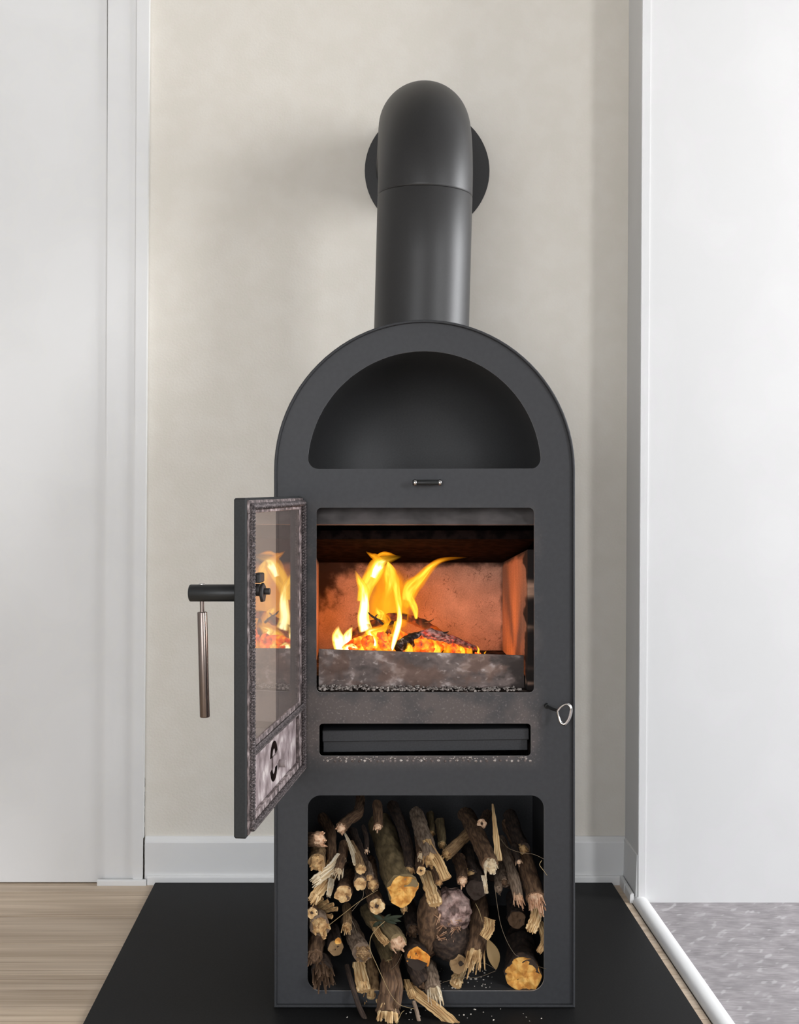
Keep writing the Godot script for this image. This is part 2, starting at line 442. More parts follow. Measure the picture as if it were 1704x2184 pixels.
# the front plate: dark heat-proof paint with ash dust and soot marks round the fire door
func plate_picture() -> ImageTexture:
	var w := 384
	var h := 884
	var im := Image.create(w, h, false, Image.FORMAT_RGB8)
	var n1 := noise(0.02, 101, 5)
	var n2 := noise(0.12, 102, 3)
	for y in h:
		var my := 1.15 * (1.0 - (y + 0.5) / h)
		for x in w:
			var mx := (x + 0.5) / w * 0.5 - 0.25
			var c := Color(0.235, 0.238, 0.247) * (1.0 + 0.05 * n2.get_noise_2d(x, y))
			# dust lies between the fire opening and the slot, and left of both, in patches
			var inside := smoothstep(0.395, 0.43, my) * smoothstep(0.86, 0.80, my) * smoothstep(-0.225, -0.195, mx) * smoothstep(0.205, 0.18, mx)
			var low := smoothstep(0.56, 0.50, my)
			var k := n1.get_noise_2d(x, y) * 0.5 + 0.5
			var d := inside * clampf(0.25 + 0.5 * low + (k - 0.5) * 1.3 - smoothstep(0.05, 0.2, mx) * 0.25, 0.0, 0.8)
			c = c.lerp(Color(0.40, 0.36, 0.345), d)
			var specks := smoothstep(0.35, 0.55, n2.get_noise_2d(x * 2.3 + 50.0, y * 2.3)) * inside * (0.25 + low * 0.6)
			c = c.lerp(Color(0.64, 0.60, 0.58), specks * 0.5)
			im.set_pixel(x, y, c)
	return ImageTexture.create_from_image(im)

# fire board at the back: speckled, with hair cracks and soot at the top and upper left
func board_picture() -> ImageTexture:
	var w := 512
	var h := 256
	var im := Image.create(w, h, false, Image.FORMAT_RGB8)
	var n1 := noise(0.012, 111, 4)
	var n2 := noise(0.2, 112, 2)
	var n3 := noise(0.02, 113, 3)
	for y in h:
		var v := float(y) / h
		for x in w:
			var u := float(x) / w
			var c := Color(0.70, 0.575, 0.50) * (1.0 + 0.10 * n2.get_noise_2d(x, y) + 0.12 * n1.get_noise_2d(x, y))
			var crack := 1.0 - smoothstep(0.0, 0.03, absf(n3.get_noise_2d(x, y)))
			crack *= smoothstep(0.0, 0.25, n1.get_noise_2d(x + 200.0, y))
			c = c.lerp(Color(0.34, 0.24, 0.20), crack * 0.75)
			var edge := n1.get_noise_2d(x * 1.4, y * 1.4 + 900.0)
			var soot := smoothstep(0.05, -0.05, v - 0.03 - 0.05 * edge)
			soot = maxf(soot, smoothstep(0.22, -0.22, v + u * 1.9 - 0.42 - 0.30 * edge) * 0.92)
			soot = maxf(soot, smoothstep(0.025, -0.01, 1.0 - u - 0.02 * edge) * 0.7)
			c = c.lerp(Color(0.13, 0.085, 0.07), clampf(soot, 0.0, 1.0))
			im.set_pixel(x, y, c)
	return ImageTexture.create_from_image(im)

func side_picture() -> ImageTexture:
	var w := 256
	var h := 256
	var im := Image.create(w, h, false, Image.FORMAT_RGB8)
	var n1 := noise(0.02, 121, 4)
	var n2 := noise(0.2, 122, 2)
	for y in h:
		for x in w:
			var u := float(x) / w
			var c := Color(0.70, 0.56, 0.475) * (1.0 + 0.10 * n2.get_noise_2d(x, y) + 0.10 * n1.get_noise_2d(x * 3.0, y * 0.4))
			var edge := n1.get_noise_2d(x * 0.2, y * 0.6 + 400.0)
			var soot := smoothstep(0.06, -0.02, 1.0 - u - 0.08 - 0.22 * edge)
			soot = maxf(soot, smoothstep(0.03, -0.03, float(y) / h - 0.02 - 0.08 * edge))
			im.set_pixel(x, y, c.lerp(Color(0.10, 0.075, 0.065), clampf(soot, 0.0, 1.0)))
	return ImageTexture.create_from_image(im)

# ------------------------------------------------------------------ set-up
func _ready() -> void:
	rng.seed = 7
	# camera: level, square to the wall, its lens shifted right and down (2600 px focal length on 1704 x 2184)
	var cam := Camera3D.new()
	cam.name = "camera"
	cam.position = Vector3(-0.1125, 0.869, 2.03)
	cam.keep_aspect = Camera3D.KEEP_HEIGHT
	cam.set_frustum(0.05 * 2184.0 / 2600.0, Vector2(0.05 * 91.0 / 2600.0, -0.05 * 51.0 / 2600.0), 0.05, 60.0)
	add_child(cam)
	cam.current = true
	# sky outside the windows
	var env := Environment.new()
	var sky := Sky.new()
	var pm := ProceduralSkyMaterial.new()
	pm.sky_top_color = Color(0.80, 0.88, 1.0)
	pm.sky_horizon_color = Color(0.95, 0.97, 1.0)
	pm.ground_bottom_color = Color(0.5, 0.5, 0.48)
	pm.ground_horizon_color = Color(0.75, 0.75, 0.73)
	sky.sky_material = pm
	env.sky = sky
	env.background_mode = Environment.BG_SKY
	env.background_energy_multiplier = 2.0
	env.tonemap_mode = Environment.TONE_MAPPER_LINEAR
	env.tonemap_exposure = 0.97
	env.sdfgi_enabled = true
	env.ssao_enabled = true
	env.ssil_enabled = true
	var we := WorldEnvironment.new()
	we.name = "world_environment"
	we.environment = env
	add_child(we)
	# daylight through the two right windows; the last is fill through an added window
	daylight(Vector3(2.77, 1.60, 3.45), Vector2(0.9, 1.7), PI / 2, 10.0)
	daylight(Vector3(2.77, 1.60, -0.07), Vector2(0.8, 1.5), PI / 2, 10.5)
	daylight(Vector3(-1.05, 1.20, 4.37), Vector2(1.5, 1.7), 0.0, 6.8)
	make_materials()
	build_room()
	build_hearth()
	build_stove()
	build_flue()
	build_fire()
	build_firewood()
	build_litter()

func daylight(at: Vector3, size: Vector2, turn: float, energy: float) -> void:
	var l := AreaLight3D.new()
	l.position = at
	l.rotation.y = turn
	l.area_size = size
	l.light_energy = energy
	l.light_color = Color(0.985, 0.99, 1.0)
	l.shadow_enabled = true
	l.set("area_range", 12.0)
	l.set("area_attenuation", 2.0)
	l.name = "window_daylight"
	add_child(l, true)

# ------------------------------------------------------------------ room
func plain_box(called: String, lo: Vector3, hi: Vector3, m: Material, bevel := 0.0, parent: Node = self) -> MeshInstance3D:
	var st := begin()
	box(st, lo, hi, bevel)
	return put(st, called, m, parent)

func build_room() -> void:
	var st: SurfaceTool
	# walls
	structure(plain_box("wall_back", Vector3(-2.4, -0.05, -0.80), Vector3(0.52, 3.8, -0.66), M.wall_paint), "warm off-white plastered wall behind the stove")
	# the partition on the right stands 12 cm proud; its corner is a little out of plumb
	st = begin()
	block(st, [Vector3(0.4765, 0, -0.526), Vector3(2.9, 0, -0.526), Vector3(2.9, 0, -0.80), Vector3(0.4815, 0, -0.80), Vector3(0.4943, 3.8, -0.526), Vector3(2.9, 3.8, -0.526), Vector3(2.9, 3.8, -0.80), Vector3(0.5077, 3.8, -0.80)])
	structure(put(st, "wall_partition", M.partition_paint), "bright white wall standing forward on the right of the alcove")
	st = begin()
	block(st, [Vector3(0.4775, 0, -0.5242), Vector3(0.4915, 0, -0.5242), Vector3(0.4915, 0, -0.5255), Vector3(0.4775, 0, -0.5255), Vector3(0.4954, 3.8, -0.5242), Vector3(0.5155, 3.8, -0.5242), Vector3(0.5155, 3.8, -0.5255), Vector3(0.4954, 3.8, -0.5255)])
	structure(put(st, "trim_1", M.partition_paint), "narrow white corner bead on the edge of the right wall")
	structure(plain_box("wall_left", Vector3(-2.5, -0.05, -0.80), Vector3(-2.4, 3.8, 4.5), M.far_paint), "grey-beige wall outside the picture on the left")
	st = begin()
	box(st, Vector3(-2.5, -0.05, 4.4), Vector3(2.9, 0.32, 4.5))
	box(st, Vector3(-2.5, 2.08, 4.4), Vector3(2.9, 3.8, 4.5))
	box(st, Vector3(-2.5, 0.32, 4.4), Vector3(-1.82, 2.08, 4.5))
	box(st, Vector3(-0.28, 0.32, 4.4), Vector3(2.9, 2.08, 4.5))
	structure(put(st, "wall_front", M.far_paint), "grey-beige wall with an added window behind the camera")
	st = begin()
	box(st, Vector3(-1.82, 0.32, 4.42), Vector3(-0.28, 0.37, 4.48), 0.004)
	box(st, Vector3(-1.82, 2.03, 4.42), Vector3(-0.28, 2.08, 4.48), 0.004)
	box(st, Vector3(-1.82, 0.37, 4.42), Vector3(-1.77, 2.03, 4.48), 0.004)
	box(st, Vector3(-0.33, 0.37, 4.42), Vector3(-0.28, 2.03, 4.48), 0.004)
	var wide := put(st, "window_3", M.white_paint)  # unseen window, added to let in fill light
	structure(wide, "added white framed wide window for fill light, behind the camera on the left")
	plain_box("pane", Vector3(-1.77, 0.37, 4.448), Vector3(-0.33, 2.03, 4.452), M.window_glass, 0.0, wide)
	structure(plain_box("ceiling", Vector3(-2.5, 3.8, -0.80), Vector3(2.9, 3.9, 4.5), M.ceiling_paint), "plain pale ceiling")
	# right wall with two windows: one beside the alcove and one further back
	st = begin()
	box(st, Vector3(2.8, -0.05, -0.6), Vector3(2.92, 0.72, 4.5))
	box(st, Vector3(2.8, 2.48, -0.6), Vector3(2.92, 3.8, 4.5))
	box(st, Vector3(2.8, 0.72, -0.6), Vector3(2.92, 2.48, -0.49))
	box(st, Vector3(2.8, 2.37, -0.49), Vector3(2.92, 2.48, 0.35))
	box(st, Vector3(2.8, 0.72, -0.49), Vector3(2.92, 0.82, 0.35))
	box(st, Vector3(2.8, 0.72, 0.35), Vector3(2.92, 2.48, 2.97))
	box(st, Vector3(2.8, 0.72, 3.93), Vector3(2.92, 2.48, 4.5))
	structure(put(st, "wall_right", M.far_paint), "grey-beige wall with two windows, outside the picture on the right")
	for w in [[1, -0.49, 0.35, 0.82, 2.37], [2, 2.97, 3.93, 0.72, 2.48]]:
		st = begin()
		var z0: float = w[1]
		var z1: float = w[2]
		var y0: float = w[3]
		var y1: float = w[4]
		box(st, Vector3(2.83, y0, z0), Vector3(2.89, y0 + 0.05, z1), 0.004)
		box(st, Vector3(2.83, y1 - 0.05, z0), Vector3(2.89, y1, z1), 0.004)
		box(st, Vector3(2.83, y0 + 0.05, z0), Vector3(2.89, y1 - 0.05, z0 + 0.05), 0.004)
		box(st, Vector3(2.83, y0 + 0.05, z1 - 0.05), Vector3(2.89, y1 - 0.05, z1), 0.004)
		var win := put(st, "window_%d" % w[0], M.white_paint)
		structure(win, ["white framed tall window beside the alcove", "white framed tall window further back"][w[0] - 1] + ", outside the picture on the right")
		plain_box("pane", Vector3(2.858, y0 + 0.05, z0 + 0.05), Vector3(2.862, y1 - 0.05, z1 - 0.05), M.window_glass, 0.0, win)
	# white door and its architrave on the left
	structure(plain_box("door_1", Vector3(-1.52, 0.002, -0.66), Vector3(-0.661, 2.3, -0.650), M.white_paint, 0.001), "flush white door leaf at the left edge")
	st = begin()
	block(st, [Vector3(-0.665, 0.0, -0.645), Vector3(-0.601, 0.0, -0.645), Vector3(-0.601, 0.0, -0.66), Vector3(-0.665, 0.0, -0.66), Vector3(-0.657, 2.4, -0.645), Vector3(-0.590, 2.4, -0.645), Vector3(-0.590, 2.4, -0.66), Vector3(-0.657, 2.4, -0.66)])
	block(st, [Vector3(-0.603, 0.0, -0.641), Vector3(-0.582, 0.0, -0.641), Vector3(-0.582, 0.0, -0.66), Vector3(-0.603, 0.0, -0.66), Vector3(-0.592, 2.4, -0.641), Vector3(-0.564, 2.4, -0.641), Vector3(-0.564, 2.4, -0.66), Vector3(-0.592, 2.4, -0.66)])
	var arch := put(st, "trim_2", M.white_paint)
	structure(arch, "white door architrave with a raised outer edge")
	# open joint where the filler between architrave and wall has cracked
	st = begin()
	var no := noise(3.0, 5, 2)
	for k in 42:
		var y0 := 0.012 + k * 0.0052
		if k in [21, 22, 29, 36, 37]: continue
		var lean := 0.0075 * y0
		var wd := 0.0004 + 0.0012 * maxf(0.0, no.get_noise_1d(k * 0.05 + 40.0))
		var xa := -0.5819 + lean + 0.0006 * no.get_noise_1d(k * 0.4)
		var xb := -0.5819 + lean + 0.0006 * no.get_noise_1d((k + 1) * 0.4)
		var zf := -0.6442 if y0 < 0.098 else -0.6594
		block(st, [Vector3(xa, y0, zf), Vector3(xa + wd, y0, zf), Vector3(xa + wd, y0, -0.6605), Vector3(xa, y0, -0.6605), Vector3(xb, y0 + 0.0052, zf), Vector3(xb + wd, y0 + 0.0052, zf), Vector3(xb + wd, y0 + 0.0052, -0.6605), Vector3(xb, y0 + 0.0052, -0.6605)])
	put(st, "filler_crack", M.caulk_gap, arch)
	# shoe moulding in front of the architrave
	st = begin()
	moulding(st, Vector3(-0.680, 0.0, -0.641), Vector3(-0.573, 0.0, -0.641), 0.0125, 0.008, Vector3(0, 0, 1))
	structure(put(st, "trim_3", M.white_paint), "short white shoe moulding under the architrave")
	# skirting behind the stove, with its shoe moulding
	st = begin()
	skirting(st, -0.578, 0.478, 0.102, -0.645)
	structure(put(st, "baseboard_back", M.white_paint), "white skirting board behind the stove")
	st = begin()
	moulding(st, Vector3(-0.5715, 0.0, -0.645), Vector3(0.468, 0.0, -0.645), 0.0195, 0.0075, Vector3(0, 0, 1))
	structure(put(st, "trim_4", M.white_paint), "thin white moulding along the foot of the skirting")
	# skirting on the side of the partition
	st = begin()
	block(st, [Vector3(0.4722, 0.0, -0.529), Vector3(0.478, 0.0, -0.529), Vector3(0.482, 0.0, -0.65), Vector3(0.4715, 0.0, -0.65), Vector3(0.4752, 0.098, -0.529), Vector3(0.4780, 0.100, -0.529), Vector3(0.482, 0.100, -0.65), Vector3(0.4745, 0.098, -0.65)])
	structure(put(st, "baseboard_right", M.white_paint), "white skirting on the side of the right wall")
	st = begin()
	moulding(st, Vector3(0.4705, 0.0, -0.640), Vector3(0.4685, 0.0, -0.585), 0.020, 0.008, Vector3(-1, 0, 0))
	moulding(st, Vector3(0.4695, 0.0, -0.583), Vector3(0.4675, 0.0, -0.522), 0.019, 0.008, Vector3(-1, 0, 0))
	structure(put(st, "trim_5", M.white_paint), "two short pieces of white moulding in the right corner")
	# half-round threshold between the floors
	st = begin()
	var prof := PackedVector2Array()
	for k in 13:
		var a := PI * k / 12
		prof.append(Vector2(0.4815 + 0.0165 * cos(a), 0.0125 * pow(sin(a), 0.75)))
	var ends := [Vector3(0, 0, -0.535), Vector3(0, 0, 0.6)]
	st.set_smooth_group(0)
	for k in 12:
		var a := Vector3(prof[k].x, prof[k].y, 0)
		var b := Vector3(prof[k + 1].x, prof[k + 1].y, 0)
		quad(st, a + ends[0], b + ends[0], b + ends[1], a + ends[1], (a + b) / 2.0 - Vector3(0.4815, -0.005, 0))
	st.set_smooth_group(-1)
	for e in 2:
		for k in range(1, 12):
			tri(st, Vector3(prof[0].x, prof[0].y, 0) + ends[e], Vector3(prof[k].x, prof[k].y, 0) + ends[e], Vector3(prof[k + 1].x, prof[k + 1].y, 0) + ends[e], Vector3(0, 0, -1 if e == 0 else 1))
	structure(put(st, "trim_6", M.white_paint), "white half-round threshold strip between the hearth and the grey floor")
	# floors
	var base := plain_box("floor", Vector3(-2.5, -0.08, -0.80), Vector3(0.470, -0.008, 4.5), M.plank_2)
	structure(base, "pale oak plank floor")
	var zs := [-0.66, -0.593, -0.445, -0.297, -0.149, 0.0, 0.148, 0.296, 0.444, 0.592]
	for r in zs.size() - 1:
		var cut: float = [-0.32, -1.05, -0.2, -0.42, -1.25, -0.1, -0.9, -0.3, -0.7][r]
		for s in 3:
			var x0: float = maxf(cut + (s - 2) * 1.29 + 0.0, -2.4)
			var x1: float = minf(cut + (s - 1) * 1.29, 0.4635)
			if s == 2: x0 = cut; x1 = 0.4635
			if x1 - x0 < 0.02: continue
			st = begin()
			plank(st, x0 + 0.0002, x1 - 0.0002, zs[r] + 0.0004, zs[r + 1] - 0.0004, rng.randf())
			put(st, "plank", M["plank_%d" % ((r * 3 + s * 2) % 4)], base)
	structure(plain_box("floor_stone", Vector3(0.470, -0.08, -0.80), Vector3(2.9, 0.0, 4.5), M.stone_floor), "grey mottled stone-effect floor right of the threshold strip")

func plank(st: SurfaceTool, x0: float, x1: float, z0: float, z1: float, shift: float) -> void:
	st.set_smooth_group(-1)
	var b := 0.0008
	var t := -0.0002
	var uv := func(x: float, z: float) -> Vector2: return Vector2(x / 1.3 + shift, (z - z0) / 0.148 * 0.98 + shift)
	var p := [[x0 + b, z0 + b], [x1 - b, z0 + b], [x1 - b, z1 - b], [x0 + b, z1 - b]]
	var o := [[x0, z0], [x1, z0], [x1, z1], [x0, z1]]
	var at := func(q: Array, y: float) -> Vector3: return Vector3(q[0], y, q[1])
	quad(st, at.call(p[0], t), at.call(p[1], t), at.call(p[2], t), at.call(p[3], t), Vector3.UP, uv.call(p[0][0], p[0][1]), uv.call(p[1][0], p[1][1]), uv.call(p[2][0], p[2][1]), uv.call(p[3][0], p[3][1]))
	for k in 4:
		var l := (k + 1) % 4
		var out := Vector3(p[k][0] + p[l][0] - x0 - x1, 0.3, p[k][1] + p[l][1] - z0 - z1)
		quad(st, at.call(p[k], t), at.call(p[l], t), at.call(o[l], t - b), at.call(o[k], t - b), out, uv.call(p[k][0], p[k][1]), uv.call(p[l][0], p[l][1]), uv.call(o[l][0], o[l][1]), uv.call(o[k][0], o[k][1]))
		quad(st, at.call(o[k], t - b), at.call(o[l], t - b), at.call(o[l], -0.008), at.call(o[k], -0.008), out)

# quarter-round strip from a to b against a wall; out is the way it faces
func moulding(st: SurfaceTool, a: Vector3, b: Vector3, h: float, w: float, out: Vector3) -> void:
	st.set_smooth_group(0)
	var prof := []
	for k in 7:
		var t := PI / 2 * k / 6
		prof.append([w * (0.75 + 0.25 * cos(t)) if k < 6 else 0.0, h * (0.72 + 0.28 * sin(t))])
	prof[6] = [w * 0.35, h]
	prof.push_front([w, 0.0])
	prof.append([0.0, h])
	for k in prof.size() - 1:
		var p: Vector3 = out * prof[k][0] + Vector3.UP * prof[k][1]
		var q: Vector3 = out * prof[k + 1][0] + Vector3.UP * prof[k + 1][1]
		quad(st, a + p, b + p, b + q, a + q, out + Vector3.UP * (0.02 if k == 0 else 1.0))
	st.set_smooth_group(-1)
	for e in [a, b]:
		for k in prof.size() - 1:
			tri(st, e, e + out * prof[k][0] + Vector3.UP * prof[k][1], e + out * prof[k + 1][0] + Vector3.UP * prof[k + 1][1], (e - (a + b) / 2.0))

func skirting(st: SurfaceTool, x0: float, x1: float, h: float, z: float) -> void:
	st.set_smooth_group(-1)
	var prof := [[-0.66, 0.0], [z, 0.0], [z, h - 0.012], [z - 0.001, h - 0.009], [z - 0.010, h], [-0.66, h]]
	for k in prof.size():
		var p: Array = prof[k]
		var q: Array = prof[(k + 1) % prof.size()]
		var mid := Vector3(0, (p[1] + q[1]) / 2.0 - h / 2.0, (p[0] + q[0]) / 2.0 - (z - 0.66) / 2.0)
		quad(st, Vector3(x0, p[1], p[0]), Vector3(x1, p[1], p[0]), Vector3(x1, q[1], q[0]), Vector3(x0, q[1], q[0]), mid)
	for x in [x0, x1]:
		for k in range(1, prof.size() - 1):
			tri(st, Vector3(x, prof[0][1], prof[0][0]), Vector3(x, prof[k][1], prof[k][0]), Vector3(x, prof[k + 1][1], prof[k + 1][0]), Vector3(x - (x0 + x1) / 2.0, 0, 0))

func build_hearth() -> void:
	var o := plain_box("hearth_plate", Vector3(-0.554, 0.0, -0.6375), Vector3(0.446, 0.006, 0.42), M.hearth_black, 0.0008)
	tag(o, "large black steel floor plate the stove stands on", "hearth plate")

# ------------------------------------------------------------------ stove
const SPRING := 0.8987

func arch_outline(r: float, low: float, n := 48) -> PackedVector2Array:
	var p := PackedVector2Array()
	p.append(Vector2(-r, low))
	for k in n + 1:
		var a := PI - PI * k / n
		p.append(Vector2(cos(a) * r, SPRING + sin(a) * r))
	p.append(Vector2(r, low))
	return p

func ring_shell(st: SurfaceTool, outer: PackedVector2Array, inner: PackedVector2Array, z0: float, z1: float, bevel: float) -> void:
	# sheet metal between two outlines with the same number of points, rounded at its front edge (z1)
	var n := outer.size()
	var prof := [[0.0, z0], [0.0, z1 - bevel], [0.15, z1 - bevel * 0.25], [0.35, z1], [0.65, z1], [0.85, z1 - bevel * 0.25], [1.0, z1 - bevel], [1.0, z0]]
	for k in n:
		var l := (k + 1) % n
		for j in prof.size():
			var i := (j + 1) % prof.size()
			st.set_smooth_group(0 if j in [0, 6] and k > 0 and l > 1 and k < n - 2 else -1)
			var f := func(w: int, q: Array) -> Vector3:
				var v: Vector2 = outer[w].lerp(inner[w], q[0])
				return Vector3(v.x, v.y, q[1])
			var a: Vector3 = f.call(k, prof[j])
			var b: Vector3 = f.call(l, prof[j])
			var c: Vector3 = f.call(l, prof[i])
			var d: Vector3 = f.call(k, prof[i])
			var mid2 := (outer[k] + outer[l] + inner[k] + inner[l]) / 4.0
			var mid := Vector3(mid2.x, mid2.y, (z0 + z1) / 2.0)
			var out := (a + b + c + d) / 4.0 - mid
			out.z *= 0.02 if j in [0, 6] else 1.0
			quad(st, a, b, c, d, out)

func hole(parent: CSGShape3D, poly: PackedVector2Array) -> void:
	var c := CSGPolygon3D.new()
	c.polygon = poly
	c.depth = 0.05
	c.position.z = 0.025
	c.operation = CSGShape3D.OPERATION_SUBTRACTION
	hang(c, "cutout", parent)

func niche_outline(r: float, low: float, corner: float, n := 40) -> PackedVector2Array:
	var cy := 0.9025
	var p := PackedVector2Array()
	var a0 := asin(clampf((low + corner - cy) / (r - corner), -1.0, 1.0))
	for k in n + 1:
		var a := lerpf(a0, PI - a0, float(k) / n)
		p.append(Vector2(cos(a) * r, cy + sin(a) * r))
	var cx := (r - corner) * cos(a0)
	for s in [-1.0, 1.0]:
		for k in range(1, 7):
			var t := float(k) / 6.0
			var a: float = lerpf(PI - a0, PI * 1.5, t) if s < 0 else lerpf(PI * 1.5, TAU + a0, t)
			if s > 0 and k == 6: continue
			p.append(Vector2(s * cx + cos(a) * corner, low + corner + sin(a) * corner))
	return p

func build_stove() -> void:
	var stove := thing("wood_stove", Vector3(0, 0.0062, 0))
	tag(stove, "arched black wood-burning stove with its door open and a fire inside", "stove")
	var body := Node3D.new()   # measurements below are from the floor
	body.free()
	var st := begin()
	var lift := Transform3D(Basis(), Vector3(0, -0.0062, 0))
	var outer := arch_outline(0.25, 0.0)
	var inner := arch_outline(0.2455, 0.0045)
	for k in outer.size():
		outer[k].y = maxf(outer[k].y - 0.0062, 0.0)
		inner[k].y = maxf(inner[k].y - 0.0062, 0.0045)
	ring_shell(st, outer, inner, -0.425, 0.0065, 0.002)
	put(st, "shell", M.stove_paint, stove)
	st = begin()
	slab(st, inner, -0.425, -0.420)
	put(st, "back_panel", M.stove_paint, stove)
	# front plate with its four openings
	var plate := CSGPolygon3D.new()
	var pp := arch_outline(0.2456, 0.0105)
	plate.polygon = pp
	plate.depth = 0.002
	plate.position = lift.origin
	plate.material = M.plate_paint
	hang(plate, "front_plate", stove)
	hole(plate, niche_outline(0.1945, 0.901, 0.017))
	hole(plate, rounded(Vector2(-0.1797, 0.5284), Vector2(0.1828, 0.8362), 0.008, 4))
	hole(plate, rounded(Vector2(-0.175, 0.4229), Vector2(0.1773, 0.4768), 0.006, 4))
	hole(plate, rounded(Vector2(-0.1945, 0.0315), Vector2(0.1992, 0.3573), 0.022, 8))
	# warming niche: vault, back and floor
	st = begin()
	var vault := niche_outline(0.2005, 0.8985, 0.012)
	var depth := [[1.0, -0.0022], [0.995, -0.05], [0.985, -0.11], [0.96, -0.16], [0.91, -0.205], [0.83, -0.24], [0.70, -0.268], [0.52, -0.286], [0.30, -0.295], [0.0, -0.298]]
	st.set_smooth_group(0)
	for i in depth.size() - 1:
		for k in vault.size():
			var l := (k + 1) % vault.size()
			var f := func(w: int, q: Array) -> Vector3: return Vector3(vault[w].x * q[0], lerpf(0.93, vault[w].y, q[0]) if vault[w].y > 0.93 else vault[w].y, q[1]) + lift.origin
			var p0: Vector3 = f.call(k, depth[i])
			var p2: Vector3 = f.call(l, depth[i + 1])
			quad(st, p0, f.call(l, depth[i]), p2, f.call(k, depth[i + 1]), Vector3(0, 0.95, -0.03) - (p0 + p2) / 2.0)
	put(st, "warming_niche", M.inner_steel, stove)
	# inner floors and linings
	for b in [[-0.245, 0.872, 0.245, 0.876, -0.006], [-0.245, 0.500, 0.245, 0.528, -0.006], [-0.245, 0.374, 0.245, 0.378, -0.006]]:
		st = begin()
		box(st, Vector3(b[0], b[1], -0.42), Vector3(b[2], b[3], b[4]), 0, lift)
		put(st, "inner_shelf", M.sooty_steel, stove)
	for b in [[-0.245, -0.183], [0.185, 0.245]]:
		st = begin()
		box(st, Vector3(b[0], 0.378, -0.42), Vector3(b[1], 0.500, -0.012), 0, lift)
		put(st, "drawer_guide", M.sooty_steel, stove)
	st = begin()
	box(st, Vector3(-0.245, 0.024, -0.42), Vector3(0.245, 0.0305, -0.0056), 0, lift)
	box(st, Vector3(-0.2452, 0.0305, -0.42), Vector3(-0.2405, 0.374, -0.0056), 0, lift)
	box(st, Vector3(0.2405, 0.0305, -0.42), Vector3(0.2452, 0.374, -0.0056), 0, lift)
	put(st, "wood_compartment", M.inner_steel, stove)
	# fire boards
	st = begin()
	box(st, Vector3(-0.215, 0.528, -0.4195), Vector3(0.215, 0.742, -0.3805), 0, lift)
	st.set_smooth_group(-1)
	var at := func(x: float, y: float, z: float) -> Vector3: return lift * Vector3(x, y, z)
	quad(st, at.call(-0.1875, 0.54, -0.380), at.call(0.177, 0.54, -0.380), at.call(0.177, 0.7216, -0.380), at.call(-0.1875, 0.7216, -0.380), Vector3(0, 0, 1), Vector2(0, 1), Vector2(1, 1), Vector2(1, 0), Vector2(0, 0))
	put(st, "back_fire_board", M.fire_board, stove)
	for s in [[0.1755, 0.215], [-0.1875, -0.215]]:
		st = begin()
		var x: float = s[0]
		var ys := [Vector2(-0.380, 0.528), Vector2(-0.028, 0.528), Vector2(-0.028, 0.765), Vector2(-0.380, 0.7216)]
		var dz := func(k: int, xx: float) -> Vector3: return lift * Vector3(xx, ys[k].y, ys[k].x)
		st.set_smooth_group(-1)
		quad(st, dz.call(0, x), dz.call(1, x), dz.call(2, x), dz.call(3, x), Vector3(-signf(x), 0, 0), Vector2(0, 1), Vector2(1, 1), Vector2(1, 0), Vector2(0, 0))
		quad(st, dz.call(1, x), dz.call(1, s[1]), dz.call(2, s[1]), dz.call(2, x), Vector3(0, 0, 1), Vector2(0.97, 1), Vector2(1, 1), Vector2(1, 0), Vector2(0.97, 0))
		quad(st, dz.call(3, x), dz.call(2, x), dz.call(2, s[1]), dz.call(3, s[1]), Vector3(0, 1, 0), Vector2(0, 0.01), Vector2(1, 0.01), Vector2(1, 0), Vector2(0, 0))
		put(st, "side_fire_board", M.fire_board_side, stove)
	# sloping baffle above the fire, and the steel either side of it
	st = begin()
	block(st, [at.call(-0.2, 0.7216, -0.3795), at.call(0.2, 0.7216, -0.3795), at.call(0.2, 0.780, -0.10), at.call(-0.2, 0.780, -0.10), at.call(-0.2, 0.734, -0.3795), at.call(0.2, 0.734, -0.3795), at.call(0.2, 0.795, -0.10), at.call(-0.2, 0.795, -0.10)])
	put(st, "baffle", M.soot_black, stove)
	st = begin()
	box(st, Vector3(-0.245, 0.528, -0.42), Vector3(-0.216, 0.872, -0.0056), 0, lift)
	box(st, Vector3(0.216, 0.528, -0.42), Vector3(0.245, 0.872, -0.0056), 0, lift)
	box(st, Vector3(-0.216, 0.742, -0.4195), Vector3(0.216, 0.872, -0.39), 0, lift)
	put(st, "firebox_casing", M.soot_black, stove)
	st = begin()
	block(st, [at.call(-0.1935, 0.8085, -0.012), at.call(0.197, 0.8085, -0.012), at.call(0.197, 0.8065, -0.016), at.call(-0.1935, 0.8065, -0.016), at.call(-0.1935, 0.8385, -0.044), at.call(0.197, 0.8385, -0.044), at.call(0.197, 0.8365, -0.048), at.call(-0.1935, 0.8365, -0.048)])
	put(st, "air_deflector", M.deflector_steel, stove)
	# log guard across the foot of the fire opening
	st = begin()
	block(st, [at.call(-0.1775, 0.529, -0.0462), at.call(0.1722, 0.529, -0.0462), at.call(0.1722, 0.529, -0.050), at.call(-0.1775, 0.529, -0.050), at.call(-0.1775, 0.5943, -0.0502), at.call(0.1722, 0.5833, -0.0502), at.call(0.1722, 0.5833, -0.054), at.call(-0.1775, 0.5943, -0.054)])
	quad(st, at.call(-0.1775, 0.529, -0.046), at.call(0.1722, 0.529, -0.046), at.call(0.1722, 0.5835, -0.050), at.call(-0.1775, 0.5945, -0.050), Vector3(0, 0, 1), Vector2(0, 1), Vector2(1, 1), Vector2(1, 0), Vector2(0, 0))
	put(st, "log_guard", M.guard_steel, stove)
	st = begin()
	box(st, Vector3(-0.2, 0.528, -0.38), Vector3(0.2, 0.548, -0.056), 0, lift)
	put(st, "grate", M.sooty_steel, stove)
